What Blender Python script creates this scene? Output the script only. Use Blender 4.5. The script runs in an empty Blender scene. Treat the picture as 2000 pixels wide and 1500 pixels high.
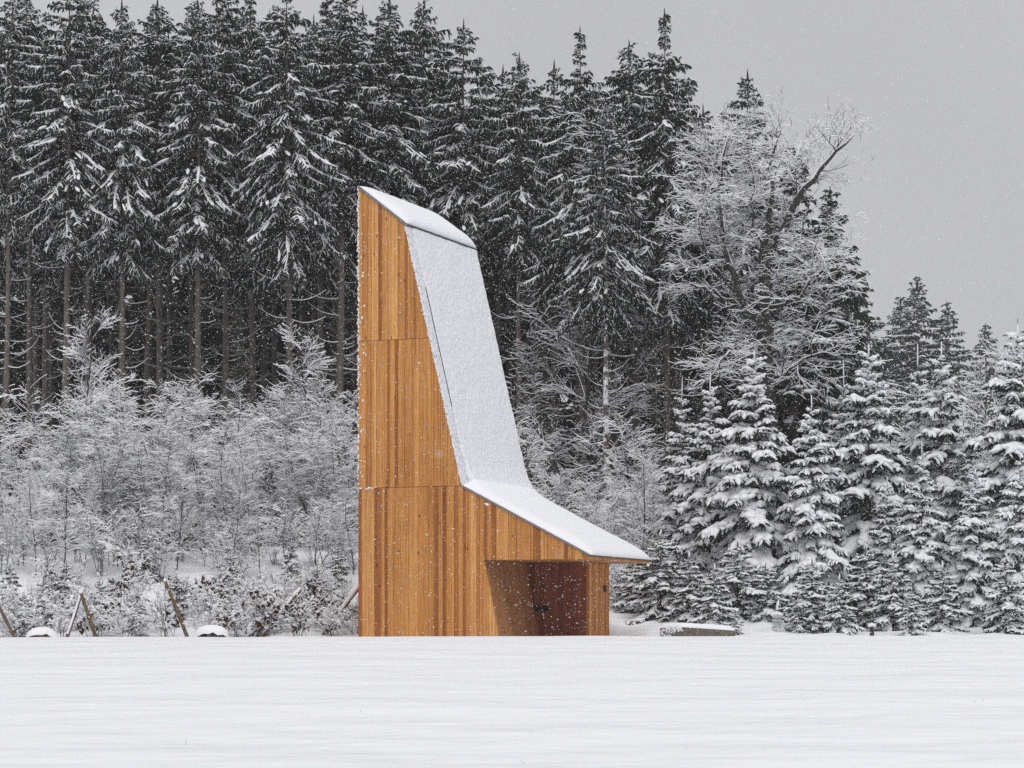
import bpy, math, random
import numpy as np
from mathutils import noise, Vector

# ------------------------------------------------------------------ camera, sky, sun, exposure
SC = bpy.context.scene
COL = SC.collection
F = 4735.0            # focal length in photo pixels (2000 wide)
CAMZ, HOR = 1.6, 1240.0
cam = bpy.data.cameras.new("camera")
cam.sensor_width = 36.0
cam.lens = F / 2000 * 36.0
cam.shift_y = (HOR - 750) / 2000
cam.clip_start = 0.1
cam.clip_end = 6000
cam.dof.use_dof = True
cam.dof.focus_distance = 78
cam.dof.aperture_fstop = 7.1
camo = bpy.data.objects.new("camera", cam)
camo.location = (0, 0, CAMZ)
camo.rotation_euler = (math.radians(90), 0, 0)
COL.objects.link(camo)
SC.camera = camo

SUN_EL, SUN_AZ = 60.0, 172.0     # soft light through the cloud, behind the camera
world = bpy.data.worlds.new("World")
SC.world = world
world.use_nodes = True
wn = world.node_tree
wn.nodes.clear()
sky = wn.nodes.new("ShaderNodeTexSky")
sky.sky_type = 'NISHITA'
sky.sun_disc = False
sky.sun_elevation = math.radians(SUN_EL)
sky.sun_rotation = math.radians(SUN_AZ)
hsv = wn.nodes.new("ShaderNodeHueSaturation")
hsv.inputs['Saturation'].default_value = 0.16
mixw = wn.nodes.new("ShaderNodeMix")
mixw.data_type = 'RGBA'
mixw.inputs[0].default_value = 0.88
mixw.inputs[7].default_value = (5.5, 5.52, 5.72, 1)     # even cloud cover
bg = wn.nodes.new("ShaderNodeBackground")
bg.inputs['Strength'].default_value = 0.1
wo = wn.nodes.new("ShaderNodeOutputWorld")
wn.links.new(sky.outputs[0], hsv.inputs['Color'])
wn.links.new(hsv.outputs[0], mixw.inputs[6])
wtc = wn.nodes.new("ShaderNodeTexCoord")
wno = wn.nodes.new("ShaderNodeTexNoise")
wno.inputs['Scale'].default_value = 2.2
wno.inputs['Detail'].default_value = 3
wrm = wn.nodes.new("ShaderNodeMapRange")
wrm.inputs[1].default_value = 0.3; wrm.inputs[2].default_value = 0.7
wrm.inputs[3].default_value = 0.90; wrm.inputs[4].default_value = 1.06
wmul = wn.nodes.new("ShaderNodeVectorMath"); wmul.operation = 'SCALE'
wn.links.new(wtc.outputs['Generated'], wno.inputs['Vector'])
wn.links.new(wno.outputs[0], wrm.inputs[0])
wn.links.new(mixw.outputs[2], wmul.inputs[0])
wn.links.new(wrm.outputs[0], wmul.inputs['Scale'])
wn.links.new(wmul.outputs[0], bg.inputs['Color'])
wn.links.new(bg.outputs[0], wo.inputs[0])

sl = bpy.data.lights.new("sun", 'SUN')
sl.energy = 1.5
sl.angle = math.radians(50)
sl.color = (1.0, 0.985, 0.96)
so = bpy.data.objects.new("sun", sl)
a, e = math.radians(SUN_AZ), math.radians(SUN_EL)
sdir = Vector((math.sin(a) * math.cos(e), math.cos(a) * math.cos(e), math.sin(e)))
so.rotation_euler = sdir.to_track_quat('Z', 'Y').to_euler()
so.location = (-20, -30, 60)
COL.objects.link(so)

SC.view_settings.view_transform = 'Standard'
SC.view_settings.look = 'None'
SC.view_settings.exposure = 0.1
SC.view_settings.gamma = 1.0
SC.view_settings.use_curve_mapping = False
SC.cycles.max_bounces = 8
SC.cycles.diffuse_bounces = 5
SC.cycles.glossy_bounces = 2
SC.cycles.volume_bounces = 0
SC.cycles.use_denoising = False
SC.cycles.adaptive_threshold = 0.02

# ------------------------------------------------------------------ helpers
RNG = np.random.default_rng(7)
random.seed(7)


def pos(px, Y, py=None):
    """point at distance Y seen at photo pixel px (py)"""
    x = (px - 1000) / F * Y
    if py is None:
        return x
    return np.array([x, Y, CAMZ + (HOR - py) / F * Y])


def nrm(v):
    return v / np.maximum(np.linalg.norm(v, axis=-1, keepdims=True), 1e-9)


class MB:
    def __init__(self):
        self.v, self.f, self.m, self.n = [], [], [], 0

    def add(self, verts, faces, mat=0):
        verts = np.asarray(verts, float).reshape(-1, 3)
        faces = np.asarray(faces, int)
        self.v.append(verts)
        self.f.append(faces + self.n)
        self.m.append(np.full(len(faces), mat))
        self.n += len(verts)

    def mesh(self, name, mats, smooth=True):
        me = bpy.data.meshes.new(name)
        if not self.v:
            return me
        V = np.concatenate(self.v)
        me.vertices.add(len(V))
        me.vertices.foreach_set('co', V.ravel().astype(np.float32))
        tot = np.concatenate([np.full(len(f), f.shape[1]) for f in self.f])
        loops = np.concatenate([f.ravel() for f in self.f])
        me.loops.add(len(loops))
        me.loops.foreach_set('vertex_index', loops.astype(np.int32))
        me.polygons.add(len(tot))
        start = np.concatenate([[0], np.cumsum(tot)[:-1]])
        me.polygons.foreach_set('loop_start', start.astype(np.int32))
        me.polygons.foreach_set('material_index', np.concatenate(self.m).astype(np.int32))
        me.polygons.foreach_set('use_smooth', np.full(len(tot), smooth))
        me.update(calc_edges=True)
        for m in (mats if isinstance(mats, (list, tuple)) else [mats]):
            me.materials.append(m)
        return me

    def build(self, name, mats, parent=None, smooth=True):
        return link(name, self.mesh(name, mats, smooth), parent)


def link(name, me, parent=None):
    o = bpy.data.objects.new(name, me)
    COL.objects.link(o)
    o.parent = parent
    return o


def empty(name, loc, rz=0.0, sc=1.0):
    o = bpy.data.objects.new(name, None)
    o.empty_display_size = 0.3
    COL.objects.link(o)
    o.location = loc
    o.rotation_euler = (0, 0, rz)
    o.scale = (sc, sc, sc) if not isinstance(sc, (tuple, list)) else sc
    return o


def tag(o, label=None, cat=None, group=None, kind=None):
    if label: o["label"] = label
    if cat: o["category"] = cat
    if group: o["group"] = group
    if kind: o["kind"] = kind
    return o


ORD = ["first", "second", "third", "fourth", "fifth", "sixth", "seventh", "eighth", "ninth", "tenth", "eleventh",
       "twelfth", "thirteenth", "fourteenth", "fifteenth", "sixteenth", "seventeenth", "eighteenth", "nineteenth",
       "twentieth", "twenty-first", "twenty-second", "twenty-third", "twenty-fourth", "twenty-fifth", "twenty-sixth",
       "twenty-seventh", "twenty-eighth", "twenty-ninth", "thirtieth", "thirty-first", "thirty-second",
       "thirty-third", "thirty-fourth", "thirty-fifth", "thirty-sixth", "thirty-seventh", "thirty-eighth"]


def tube(mb, pts, rad, sides=8, mat=0, cap=True, flat=1.0):
    pts = np.asarray(pts, float)
    rad = np.asarray(rad, float) * np.ones(len(pts))
    T = nrm(np.gradient(pts, axis=0))
    ref = np.array([0.0, 0, 1]) if abs(T[0][2]) < 0.8 else np.array([1.0, 0, 0])
    S = nrm(np.cross(T, ref)); U = np.cross(S, T)
    an = np.arange(sides) * 2 * math.pi / sides
    ring = np.cos(an)[None, :, None] * S[:, None] + flat * np.sin(an)[None, :, None] * U[:, None]
    V = pts[:, None] + ring * rad[:, None, None]
    n = len(pts)
    i = np.arange(n - 1)[:, None] * sides
    j = np.arange(sides)[None]
    k = (j + 1) % sides
    Fq = np.stack([i + j, i + k, i + sides + k, i + sides + j], -1).reshape(-1, 4)
    mb.add(V, Fq, mat)
    if cap:
        for q in (0, n - 1):
            c = np.concatenate([V[q], pts[q][None]])
            f = np.stack([np.arange(sides), (np.arange(sides) + 1) % sides, np.full(sides, sides)], -1)
            mb.add(c, f, mat)


def ribbons(mb, P, W, roll, mat=0, prof=(0.55, 1.0, 0.12)):
    """N thin tapered blades along K-point lines"""
    P = np.asarray(P, float); N, K, _ = P.shape
    T = nrm(np.gradient(P, axis=1))
    up = np.array([0.0, 0, 1])
    S = np.cross(T, up); S = nrm(S + 1e-4)
    U = np.cross(S, T)
    D = S * np.cos(roll)[:, None, None] + U * np.sin(roll)[:, None, None]
    pr = np.interp(np.linspace(0, 1, K), np.linspace(0, 1, len(prof)), prof)
    w = (W[:, None] * pr[None])[..., None] * 0.5
    V = np.stack([P - D * w, P + D * w], 2)        # N,K,2,3
    b = np.arange(N)[:, None] * (2 * K) + np.arange(K - 1)[None] * 2
    Fq = np.stack([b, b + 1, b + 3, b + 2], -1).reshape(-1, 4)
    mb.add(V, Fq, mat)


def fingers(mb, P, W, rng, sides=5, lift=0.45, flat=0.8, prof=(0.65, 1.0, 0.9, 0.55), mat=0, lump=0.25):
    """N snow tongues lying on K-point lines, rounded at both ends"""
    P = np.asarray(P, float); N, K, _ = P.shape
    T = nrm(np.gradient(P, axis=1))
    S = nrm(np.cross(T, np.array([0.0, 0, 1])) + 1e-4)
    U = np.cross(S, T)
    pr = np.interp(np.linspace(0, 1, K), np.linspace(0, 1, len(prof)), prof)
    r = W[:, None] * pr[None] * (1 + lump * rng.uniform(-1, 1, (N, K))) * 0.5
    C = P + np.array([0, 0, 1.0]) * (W * lift)[:, None, None]
    an = np.arange(sides) * 2 * math.pi / sides + math.pi / 2
    ring = np.cos(an)[None, None, :, None] * S[:, :, None] + flat * np.sin(an)[None, None, :, None] * U[:, :, None]
    V = C[:, :, None] + ring * r[:, :, None, None]             # N,K,s,3
    e0 = C[:, 0] - T[:, 0] * r[:, :1] * 0.8
    e1 = C[:, -1] + T[:, -1] * r[:, -1:] * 0.9
    A = np.concatenate([V.reshape(N, K * sides, 3), e0[:, None], e1[:, None]], 1)
    st = K * sides + 2
    base = np.arange(N) * st
    i = np.arange(K - 1)[:, None] * sides; j = np.arange(sides)[None]; k = (j + 1) % sides
    fq = np.stack([i + j, i + k, i + sides + k, i + sides + j], -1).reshape(-1, 4)
    mb_n = mb.n
    mb.add(A, (base[:, None, None] + fq[None]).reshape(-1, 4), mat)
    j = np.arange(sides); k = (j + 1) % sides
    t0 = np.stack([k, j, np.full(sides, K * sides)], -1)
    t1 = np.stack([(K - 1) * sides + j, (K - 1) * sides + k, np.full(sides, K * sides + 1)], -1)
    tt = np.concatenate([t0, t1])
    tri = (base[:, None, None] + tt[None]).reshape(-1, 3) + mb_n
    mb.f.append(tri); mb.m.append(np.full(len(tri), mat))


def prisms(wood, snow, segs, th=0.012, smax=0.9):
    """bare twigs: lower half wood, upper half a ridge of snow"""
    A = np.array([s[0] for s in segs]); B = np.array([s[1] for s in segs])
    r0 = np.array([s[2] for s in segs]); r1 = np.array([s[3] for s in segs])
    D = nrm(B - A)
    S = nrm(np.cross(D, np.array([0.0, 0, 1])) + 1e-4)
    U = np.cross(S, D)
    N = len(A)
    tilt = np.abs(D[:, 2])
    sn = np.clip(1.25 - tilt, 0.15, 1.0) * th
    q = np.arange(N)[:, None] * 6
    # wood: side, bottom, side
    V = np.stack([A + S * r0[:, None], A - U * r0[:, None], A - S * r0[:, None],
                  B + S * r1[:, None], B - U * r1[:, None], B - S * r1[:, None]], 1)
    f = np.concatenate([q + np.array([[0, 1, 4, 3]]), q + np.array([[1, 2, 5, 4]])])
    wood.add(V, f)
    up = np.array([0, 0, 1.0])
    s2 = sn[:, None] * 0.6
    V = np.stack([A + S * (r0[:, None] + s2), A + U * r0[:, None] + up * sn[:, None] * 1.8, A - S * (r0[:, None] + s2),
                  B + S * (r1[:, None] + s2), B + U * r1[:, None] + up * sn[:, None] * 1.8, B - S * (r1[:, None] + s2)], 1)
    keep = tilt < smax
    q2 = q[keep]
    snow.add(V, np.concatenate([q2 + np.array([[0, 1, 4, 3]]), q2 + np.array([[1, 2, 5, 4]])]))
    q3 = q[~keep]
    if len(q3):
        V2 = np.stack([A + S * r0[:, None], A + U * r0[:, None], A - S * r0[:, None],
                       B + S * r1[:, None], B + U * r1[:, None], B - S * r1[:, None]], 1)
        wood.add(V2, np.concatenate([q3 + np.array([[0, 1, 4, 3]]), q3 + np.array([[1, 2, 5, 4]])]))


# ------------------------------------------------------------------ materials
def new_mat(name):
    m = bpy.data.materials.new(name)
    m.use_nodes = True
    nt = m.node_tree
    return m, nt, nt.nodes['Principled BSDF']


def node(nt, t, **kw):
    n = nt.nodes.new(t)
    for k, v in kw.items():
        if k.startswith('_'):
            setattr(n, k[1:], v)
        else:
            n.inputs[k.replace('__', ' ')].default_value = v
    return n


def noise_node(nt, scale, detail=4, rough=0.55, vec=None, stretch=None, coord='Object'):
    tc = nt.nodes.new('ShaderNodeTexCoord')
    src = tc.outputs[coord]
    if stretch is not None:
        mp = nt.nodes.new('ShaderNodeMapping')
        mp.inputs['Scale'].default_value = stretch
        nt.links.new(src, mp.inputs['Vector']); src = mp.outputs[0]
    n = nt.nodes.new('ShaderNodeTexNoise')
    n.inputs['Scale'].default_value = scale
    n.inputs['Detail'].default_value = detail
    n.inputs['Roughness'].default_value = rough
    nt.links.new(src, n.inputs['Vector'])
    return n


def ramp(nt, fac, stops):
    r = nt.nodes.new('ShaderNodeValToRGB')
    el = r.color_ramp.elements
    while len(el) > 1:
        el.remove(el[-1])
    el[0].position, el[0].color = stops[0][0], (*stops[0][1], 1)
    for p, c in stops[1:]:
        x = el.new(p); x.color = (*c, 1)
    nt.links.new(fac, r.inputs[0])
    return r


def mixc(nt, fac, a, b, blend='MIX'):
    m = nt.nodes.new('ShaderNodeMix'); m.data_type = 'RGBA'; m.blend_type = blend
    for sock, v in ((m.inputs[0], fac), (m.inputs[6], a), (m.inputs[7], b)):
        if hasattr(v, 'is_output'):
            nt.links.new(v, sock)
        elif isinstance(v, (int, float)):
            sock.default_value = v
        else:
            sock.default_value = (*v, 1)
    return m.outputs[2]


def bump(nt, bsdf, h, strength, dist):
    b = nt.nodes.new('ShaderNodeBump')
    b.inputs['Strength'].default_value = strength
    b.inputs['Distance'].default_value = dist
    nt.links.new(h, b.inputs['Height'])
    nt.links.new(b.outputs[0], bsdf.inputs['Normal'])
    return b


def add_math(nt, op, a, b):
    m = nt.nodes.new('ShaderNodeMath'); m.operation = op
    for s, v in zip(m.inputs, (a, b)):
        if hasattr(v, 'is_output'): nt.links.new(v, s)
        else: s.default_value = v
    return m.outputs[0]


def simple(name, c, rough=0.8, spec=0.2):
    m, nt, b = new_mat(name)
    b.inputs['Base Color'].default_value = (*c, 1)
    b.inputs['Roughness'].default_value = rough
    b.inputs['Specular IOR Level'].default_value = spec
    return m


SNOWC = (0.86, 0.87, 0.90)


def mat_field():
    m, nt, b = new_mat("field snow")
    b.inputs['Base Color'].default_value = (*SNOWC, 1)
    b.inputs['Roughness'].default_value = 0.7
    b.inputs['Specular IOR Level'].default_value = 0.15
    n1 = noise_node(nt, 1.0, 3, 0.5, stretch=(0.32, 0.32, 1))
    n2 = noise_node(nt, 1.0, 4, 0.6, stretch=(2.2, 3.2, 2))
    n3 = noise_node(nt, 26, 3, 0.6)
    h = add_math(nt, 'ADD', add_math(nt, 'MULTIPLY', n1.outputs[0], 0.8),
                 add_math(nt, 'ADD', add_math(nt, 'MULTIPLY', n2.outputs[0], 0.022),
                          add_math(nt, 'MULTIPLY', n3.outputs[0], 0.008)))
    bump(nt, b, h, 1.0, 1.0)
    return m


def mat_snow(name, scale=9.0, strength=0.4, dist=0.05):
    m, nt, b = new_mat(name)
    b.inputs['Base Color'].default_value = (*SNOWC, 1)
    b.inputs['Roughness'].default_value = 0.75
    b.inputs['Specular IOR Level'].default_value = 0.15
    n = noise_node(nt, scale, 4, 0.6)
    bump(nt, b, n.outputs[0], strength, dist)
    return m


def mat_plaster_snow():
    """wind-blown snow stuck to the steep roof, pitted, metal showing in a few spots"""
    m, nt, b = new_mat("wind-packed snow")
    v = noise_node(nt, 7.0, 4, 0.62)
    v2 = noise_node(nt, 5.0, 4, 0.7)
    sp = ramp(nt, v2.outputs[0], [(0.0, (0.10, 0.11, 0.12)), (0.25, (0.14, 0.15, 0.16)), (0.285, SNOWC), (1, SNOWC)])
    nt.links.new(sp.outputs[0], b.inputs['Base Color'])
    b.inputs['Roughness'].default_value = 0.8
    b.inputs['Specular IOR Level'].default_value = 0.1
    bump(nt, b, v.outputs[0], 1.0, 0.085)
    return m


def mat_wood(name, stops, knots=True, vstretch=0.05, grainmix=0.8):
    m, nt, b = new_mat(name)
    oi = nt.nodes.new('ShaderNodeObjectInfo')
    base = ramp(nt, oi.outputs['Random'], stops)
    # narrow lamella stripes inside each board
    st = noise_node(nt, 1.0, 3, 0.7, stretch=(17.0, 17.0, 0.10))
    strp = ramp(nt, st.outputs[0], [(0.30, (0.52, 0.40, 0.32)), (0.47, (1, 1, 1)), (0.70, (1.2, 1.25, 1.36))])
    c = mixc(nt, 0.9, base.outputs[0], strp.outputs[0], 'MULTIPLY')
    g = noise_node(nt, 1.0, 5, 0.7, stretch=(55, 55, 1.5))
    gr = ramp(nt, g.outputs[0], [(0.34, (0.5, 0.42, 0.36)), (0.5, (1, 1, 1)), (0.72, (1.14, 1.17, 1.22))])
    c = mixc(nt, grainmix, c, gr.outputs[0], 'MULTIPLY')
    w = noise_node(nt, 0.9, 4, 0.6, stretch=(1, 1, 0.35))
    wr = ramp(nt, w.outputs[0], [(0.3, (0.82, 0.72, 0.66)), (0.6, (1, 1, 1))])
    c = mixc(nt, 0.75, c, wr.outputs[0], 'MULTIPLY')
    sp = noise_node(nt, 30, 4, 0.8)
    spr = ramp(nt, sp.outputs[0], [(0.36, (0.72, 0.66, 0.6)), (0.5, (1, 1, 1)), (0.66, (1.15, 1.18, 1.25))])
    c = mixc(nt, 0.75, c, spr.outputs[0], 'MULTIPLY')
    if knots:
        tc = nt.nodes.new('ShaderNodeTexCoord')
        mp = nt.nodes.new('ShaderNodeMapping'); mp.inputs['Scale'].default_value = (3.3, 3.3, 1.7)
        nt.links.new(tc.outputs['Object'], mp.inputs['Vector'])
        vo = nt.nodes.new('ShaderNodeTexVoronoi'); vo.inputs['Scale'].default_value = 1.0
        nt.links.new(mp.outputs[0], vo.inputs['Vector'])
        kr = ramp(nt, vo.outputs['Distance'], [(0.0, (0.2, 0.13, 0.1)), (0.07, (0.35, 0.24, 0.18)), (0.115, (1, 1, 1))])
        c = mixc(nt, 0.9, c, kr.outputs[0], 'MULTIPLY')
    nt.links.new(c, b.inputs['Base Color'])
    b.inputs['Roughness'].default_value = 0.62
    b.inputs['Specular IOR Level'].default_value = 0.25
    bump(nt, b, g.outputs[0], 0.35, 0.01)
    return m


def mat_bark(name, c0, c1, snowside=0.0):
    m, nt, b = new_mat(name)
    n = noise_node(nt, 1.0, 5, 0.7, stretch=(9, 9, 1.6))
    r = ramp(nt, n.outputs[0], [(0.3, c0), (0.7, c1)])
    col = r.outputs[0]
    if snowside:
        n2 = noise_node(nt, 2.6, 5, 0.75)
        s = ramp(nt, n2.outputs[0], [(0.60 - snowside, (0, 0, 0)), (0.64 - snowside, (1, 1, 1))])
        col = mixc(nt, s.outputs[0], col, SNOWC)
    nt.links.new(col, b.inputs['Base Color'])
    b.inputs['Roughness'].default_value = 0.9
    b.inputs['Specular IOR Level'].default_value = 0.1
    bump(nt, b, n.outputs[0], 0.7, 0.04)
    return m


def mat_needles(name, c0, c1):
    m, nt, b = new_mat(name)
    n = noise_node(nt, 2.2, 4, 0.7)
    r = ramp(nt, n.outputs[0], [(0.3, c0), (0.7, c1)])
    nt.links.new(r.outputs[0], b.inputs['Base Color'])
    b.inputs['Roughness'].default_value = 0.75
    b.inputs['Specular IOR Level'].default_value = 0.1
    return m


def mat_concrete():
    m, nt, b = new_mat("weathered concrete")
    n = noise_node(nt, 7, 6, 0.7)
    r = ramp(nt, n.outputs[0], [(0.3, (0.07, 0.055, 0.042)), (0.55, (0.16, 0.13, 0.10)), (0.75, (0.30, 0.28, 0.25))])
    nt.links.new(r.outputs[0], b.inputs['Base Color'])
    b.inputs['Roughness'].default_value = 0.9
    bump(nt, b, n.outputs[0], 0.6, 0.03)
    return m


def mat_flash():
    m, nt, b = new_mat("snow-dusted sheet metal")
    n = noise_node(nt, 13, 5, 0.75)
    r = ramp(nt, n.outputs[0], [(0.32, (0.13, 0.15, 0.17)), (0.42, (0.55, 0.58, 0.61)), (0.52, SNOWC)])
    nt.links.new(r.outputs[0], b.inputs['Base Color'])
    b.inputs['Roughness'].default_value = 0.6
    bump(nt, b, n.outputs[0], 0.5, 0.03)
    return m


def mat_sleeve():
    m, nt, b = new_mat("pale green plastic mesh")
    n = noise_node(nt, 6, 3, 0.6)
    r = ramp(nt, n.outputs[0], [(0.40, (0.35, 0.42, 0.42)), (0.6, (0.78, 0.80, 0.82))])
    nt.links.new(r.outputs[0], b.inputs['Base Color'])
    b.inputs['Roughness'].default_value = 0.4
    b.inputs['Transmission Weight'].default_value = 0.25
    return m


M = dict(
    field=mat_field(),
    snow=mat_snow("tree snow", 14, 0.35, 0.03),
    roofsnow=mat_snow("roof snow", 3.0, 0.35, 0.05),
    plaster=mat_plaster_snow(),
    wood=mat_wood("larch boards", [(0.0, (0.52, 0.220, 0.055)), (0.22, (0.66, 0.315, 0.090)), (0.42, (0.55, 0.240, 0.062)),
                                   (0.60, (0.75, 0.395, 0.130)), (0.74, (0.45, 0.170, 0.042)), (0.86, (0.31, 0.105, 0.026)),
                                   (1.0, (0.66, 0.315, 0.088))]),
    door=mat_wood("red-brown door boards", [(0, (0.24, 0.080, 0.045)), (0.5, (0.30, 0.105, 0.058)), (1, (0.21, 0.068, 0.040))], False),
    reveal=mat_wood("brown larch boards", [(0, (0.40, 0.20, 0.088)), (0.5, (0.48, 0.245, 0.105)), (1, (0.35, 0.17, 0.075))], False),  # reveal and soffit wood, a darker brown than the facade boards
    metal=simple("dark zinc sheet", (0.06, 0.065, 0.07), 0.5, 0.4),
    edge=simple("grey zinc edge", (0.17, 0.18, 0.19), 0.5, 0.4),
    flash=mat_flash(),
    black=simple("black steel", (0.012, 0.012, 0.013), 0.4, 0.4),
    steel=simple("brushed steel", (0.45, 0.45, 0.46), 0.35, 0.6),
    bark=mat_bark("spruce bark", (0.085, 0.073, 0.062), (0.215, 0.188, 0.162)),
    barksnow=mat_bark("spruce bark with stuck snow", (0.07, 0.058, 0.048), (0.19, 0.16, 0.13), 0.11),
    twig=mat_bark("dark twig bark", (0.030, 0.026, 0.023), (0.075, 0.066, 0.058)),
    oak=mat_bark("dark oak bark", (0.030, 0.027, 0.025), (0.085, 0.078, 0.07)),
    stake=mat_bark("brown stake wood", (0.085, 0.052, 0.033), (0.22, 0.15, 0.10)),
    needle=mat_needles("spruce needles", (0.026, 0.030, 0.026), (0.055, 0.060, 0.052)),
    yneedle=mat_needles("fir needles", (0.022, 0.027, 0.021), (0.048, 0.056, 0.042)),
    leaf=mat_needles("dry brown leaves", (0.028, 0.016, 0.012), (0.085, 0.042, 0.027)),
    grass=simple("dry grass", (0.10, 0.085, 0.06), 0.9, 0.05),
    concrete=mat_concrete(),
    sleeve=mat_sleeve(),
    flake=simple("snowflake", (0.9, 0.91, 0.93), 0.8, 0.1),
    rock=mat_bark("dark stone", (0.018, 0.018, 0.018), (0.09, 0.085, 0.08)),
)

# ------------------------------------------------------------------ terrain
def sst(a, b, x):
    t = np.clip((x - a) / (b - a), 0, 1)
    return t * t * (3 - 2 * t)


def ground(x, y):
    x = np.asarray(x, float); y = np.asarray(y, float)
    slope = 0.02225
    z = np.where(y < 70, slope * y, slope * 70 - 0.055 * sst(70, 73, y))
    z = z + 0.0022 * np.clip(x, -40, 40) * sst(20, 70, y)
    wl = 1 - sst(-4.5, 1.5, x)
    bank_l = 3.55 * sst(77.5, 94, y) + 1.2 * sst(94, 125, y)
    bank_r = 1.25 * sst(76.5, 86, y) * (1 - 0.55 * sst(5, 12, x)) + 2.2 * sst(88, 120, y)
    z = z + wl * bank_l + (1 - wl) * bank_r
    z = z + sst(130, 400, y) * 12
    return z


def ground_n(x, y):
    z = float(ground(x, y))
    if y > 72:
        k = float(sst(73, 79, y)) * (1.0 if y < 130 else 0.3)
        z += k * (0.16 * noise.noise(Vector((x * 0.55, y * 0.55, 3.1))) + 0.09 * noise.noise(Vector((x * 1.7, y * 1.7, 9.3))))
    else:
        z += 0.035 * noise.noise(Vector((x * 0.12, y * 0.3, 1.7))) * float(sst(4, 20, y)) * float(1 - sst(60, 69, y))
        z += 0.022 * noise.noise(Vector((x * 0.45, 2.0, 4.4))) * float(sst(60, 70, y))
    return z


gx = np.concatenate([[-1800, -700, -300, -150, -90, -60, -45, -35], np.arange(-28, 28.01, 0.4), [35, 45, 60, 90, 150, 300, 700, 1800]])
gy = np.concatenate([[-400, -100, -30, -10, 0, 4, 8], np.arange(10, 66, 0.8), np.arange(66, 97, 0.3),
                     np.arange(97, 130, 2.0), [140, 160, 190, 230, 300, 420, 700, 1200, 2200]])
V = np.array([[x, y, ground_n(x, y)] for y in gy for x in gx])
nx, ny = len(gx), len(gy)
i = np.arange(ny - 1)[:, None] * nx; j = np.arange(nx - 1)[None]
mb = MB()
mb.add(V, np.stack([i + j, i + j + 1, i + nx + j + 1, i + nx + j], -1).reshape(-1, 4))
tag(mb.build("ground", M['field']), "snow covered field rising to a low crest, then a bank", None, None, "structure")


def gz(x, y):
    return ground_n(float(x), float(y))


# ------------------------------------------------------------------ the chapel
TH = math.radians(23.1)
P0 = np.array([pos(700, 76.0), 76.0])
ZB = 1.46
ct, st_ = math.cos(TH), math.sin(TH)


def fac(px, py, d=0.0):
    """facade coordinates (s, z) of a photo pixel on the plane d metres behind the front"""
    k = (px - 1000) / F
    ox, oy = P0[0] + st_ * d, P0[1] + ct * d
    s = (k * oy - ox) / (ct + k * st_)
    Y = oy - s * st_
    return s, CAMZ + (HOR - py) / F * Y - ZB


DEPTH = 5.3
PORCH = 3.35
SA = 0.0
A = (0.0, fac(704, 367)[1]); B = fac(790, 438); C = fac(903, 951); Dp = fac(1150, 1089)
JT = fac(945, 1094); JB = fac(975, 1245); ZS = JT[1]
JB = (JB[0], 0.0)
Dp = (Dp[0], ZS + 0.10)
SE = fac(1147, 1242, PORCH)[0]           # right end wall
Z1 = fac(702, 954)[1]; Z2 = fac(702, 667)[1]
chapel = empty("chapel", (P0[0], P0[1], ZB), -TH)
tag(chapel, "tall larch-clad wooden chapel tower with snow-covered sloping roof and corner porch", "chapel")


def top_s(s):
    return np.interp(s, [A[0], B[0], C[0], Dp[0]], [A[1], B[1], C[1], Dp[1]])


def jamb_z(s):      # height of the slanted jamb at s
    return (JB[0] - s) / (JB[0] - JT[0]) * ZS


def prism_poly(poly, d0, d1):
    """extrude a facade polygon (s,z) from depth d0 to d1"""
    n = len(poly)
    v = [(p[0], d0, p[1]) for p in poly] + [(p[0], d1, p[1]) for p in poly]
    return np.array(v), n


def add_prism(mb, poly, d0, d1, mat=0):
    v, n = prism_poly(poly, d0, d1)
    q = np.array([[k, (k + 1) % n, n + (k + 1) % n, n + k] for k in range(n)])
    mb.add(v, q, mat)
    mb.f.append(np.array([list(range(n - 1, -1, -1))]) + mb.n - 2 * n); mb.m.append(np.array([mat]))
    mb.f.append(np.array([list(range(n, 2 * n))]) + mb.n - 2 * n); mb.m.append(np.array([mat]))


BT = 0.045   # board thickness
core = MB()
add_prism(core, [(0.012, 0), (JB[0] - 0.05, 0), (JT[0] - 0.05, ZS), (JT[0] - 0.05, top_s(JT[0] - .05) - 0.03), C and (C[0], C[1] - .03), (B[0] - 0.02, B[1] - .03), (0.012, A[1] - .03)], BT, DEPTH)
add_prism(core, [(JT[0] - 0.05, ZS + 0.03), (Dp[0] - 0.14, ZS + 0.03), (Dp[0] - 0.14, top_s(Dp[0] - .14) - .02), (JT[0] - 0.05, top_s(JT[0] - .05) - 0.03)], BT, DEPTH)
add_prism(core, [(JT[0] - .06, 0), (SE - BT, 0), (SE - BT, ZS + .03), (JT[0] - .06, ZS + 0.03)], PORCH + BT, DEPTH - 0.02)
core.build("wall", M['wood'], chapel, False)

# front boards in three tiers
rb = random.Random(4)


def board(name, poly, d0, d1, mat, parent=chapel):
    m = MB(); add_prism(m, poly, d0, d1)
    return m.build(name, M[mat], parent, False)


def strips(s0, s1, wlist):
    out = []; s = s0
    while s < s1 - 0.02:
        w = rb.choice(wlist)
        if s1 - s - w < 0.07: w = s1 - s
        out.append((s, min(s + w, s1))); s += w
    return out


GAP = 0.004
WL = [0.09, 0.10, 0.12, 0.12, 0.14, 0.16, 0.2, 0.24]


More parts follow.
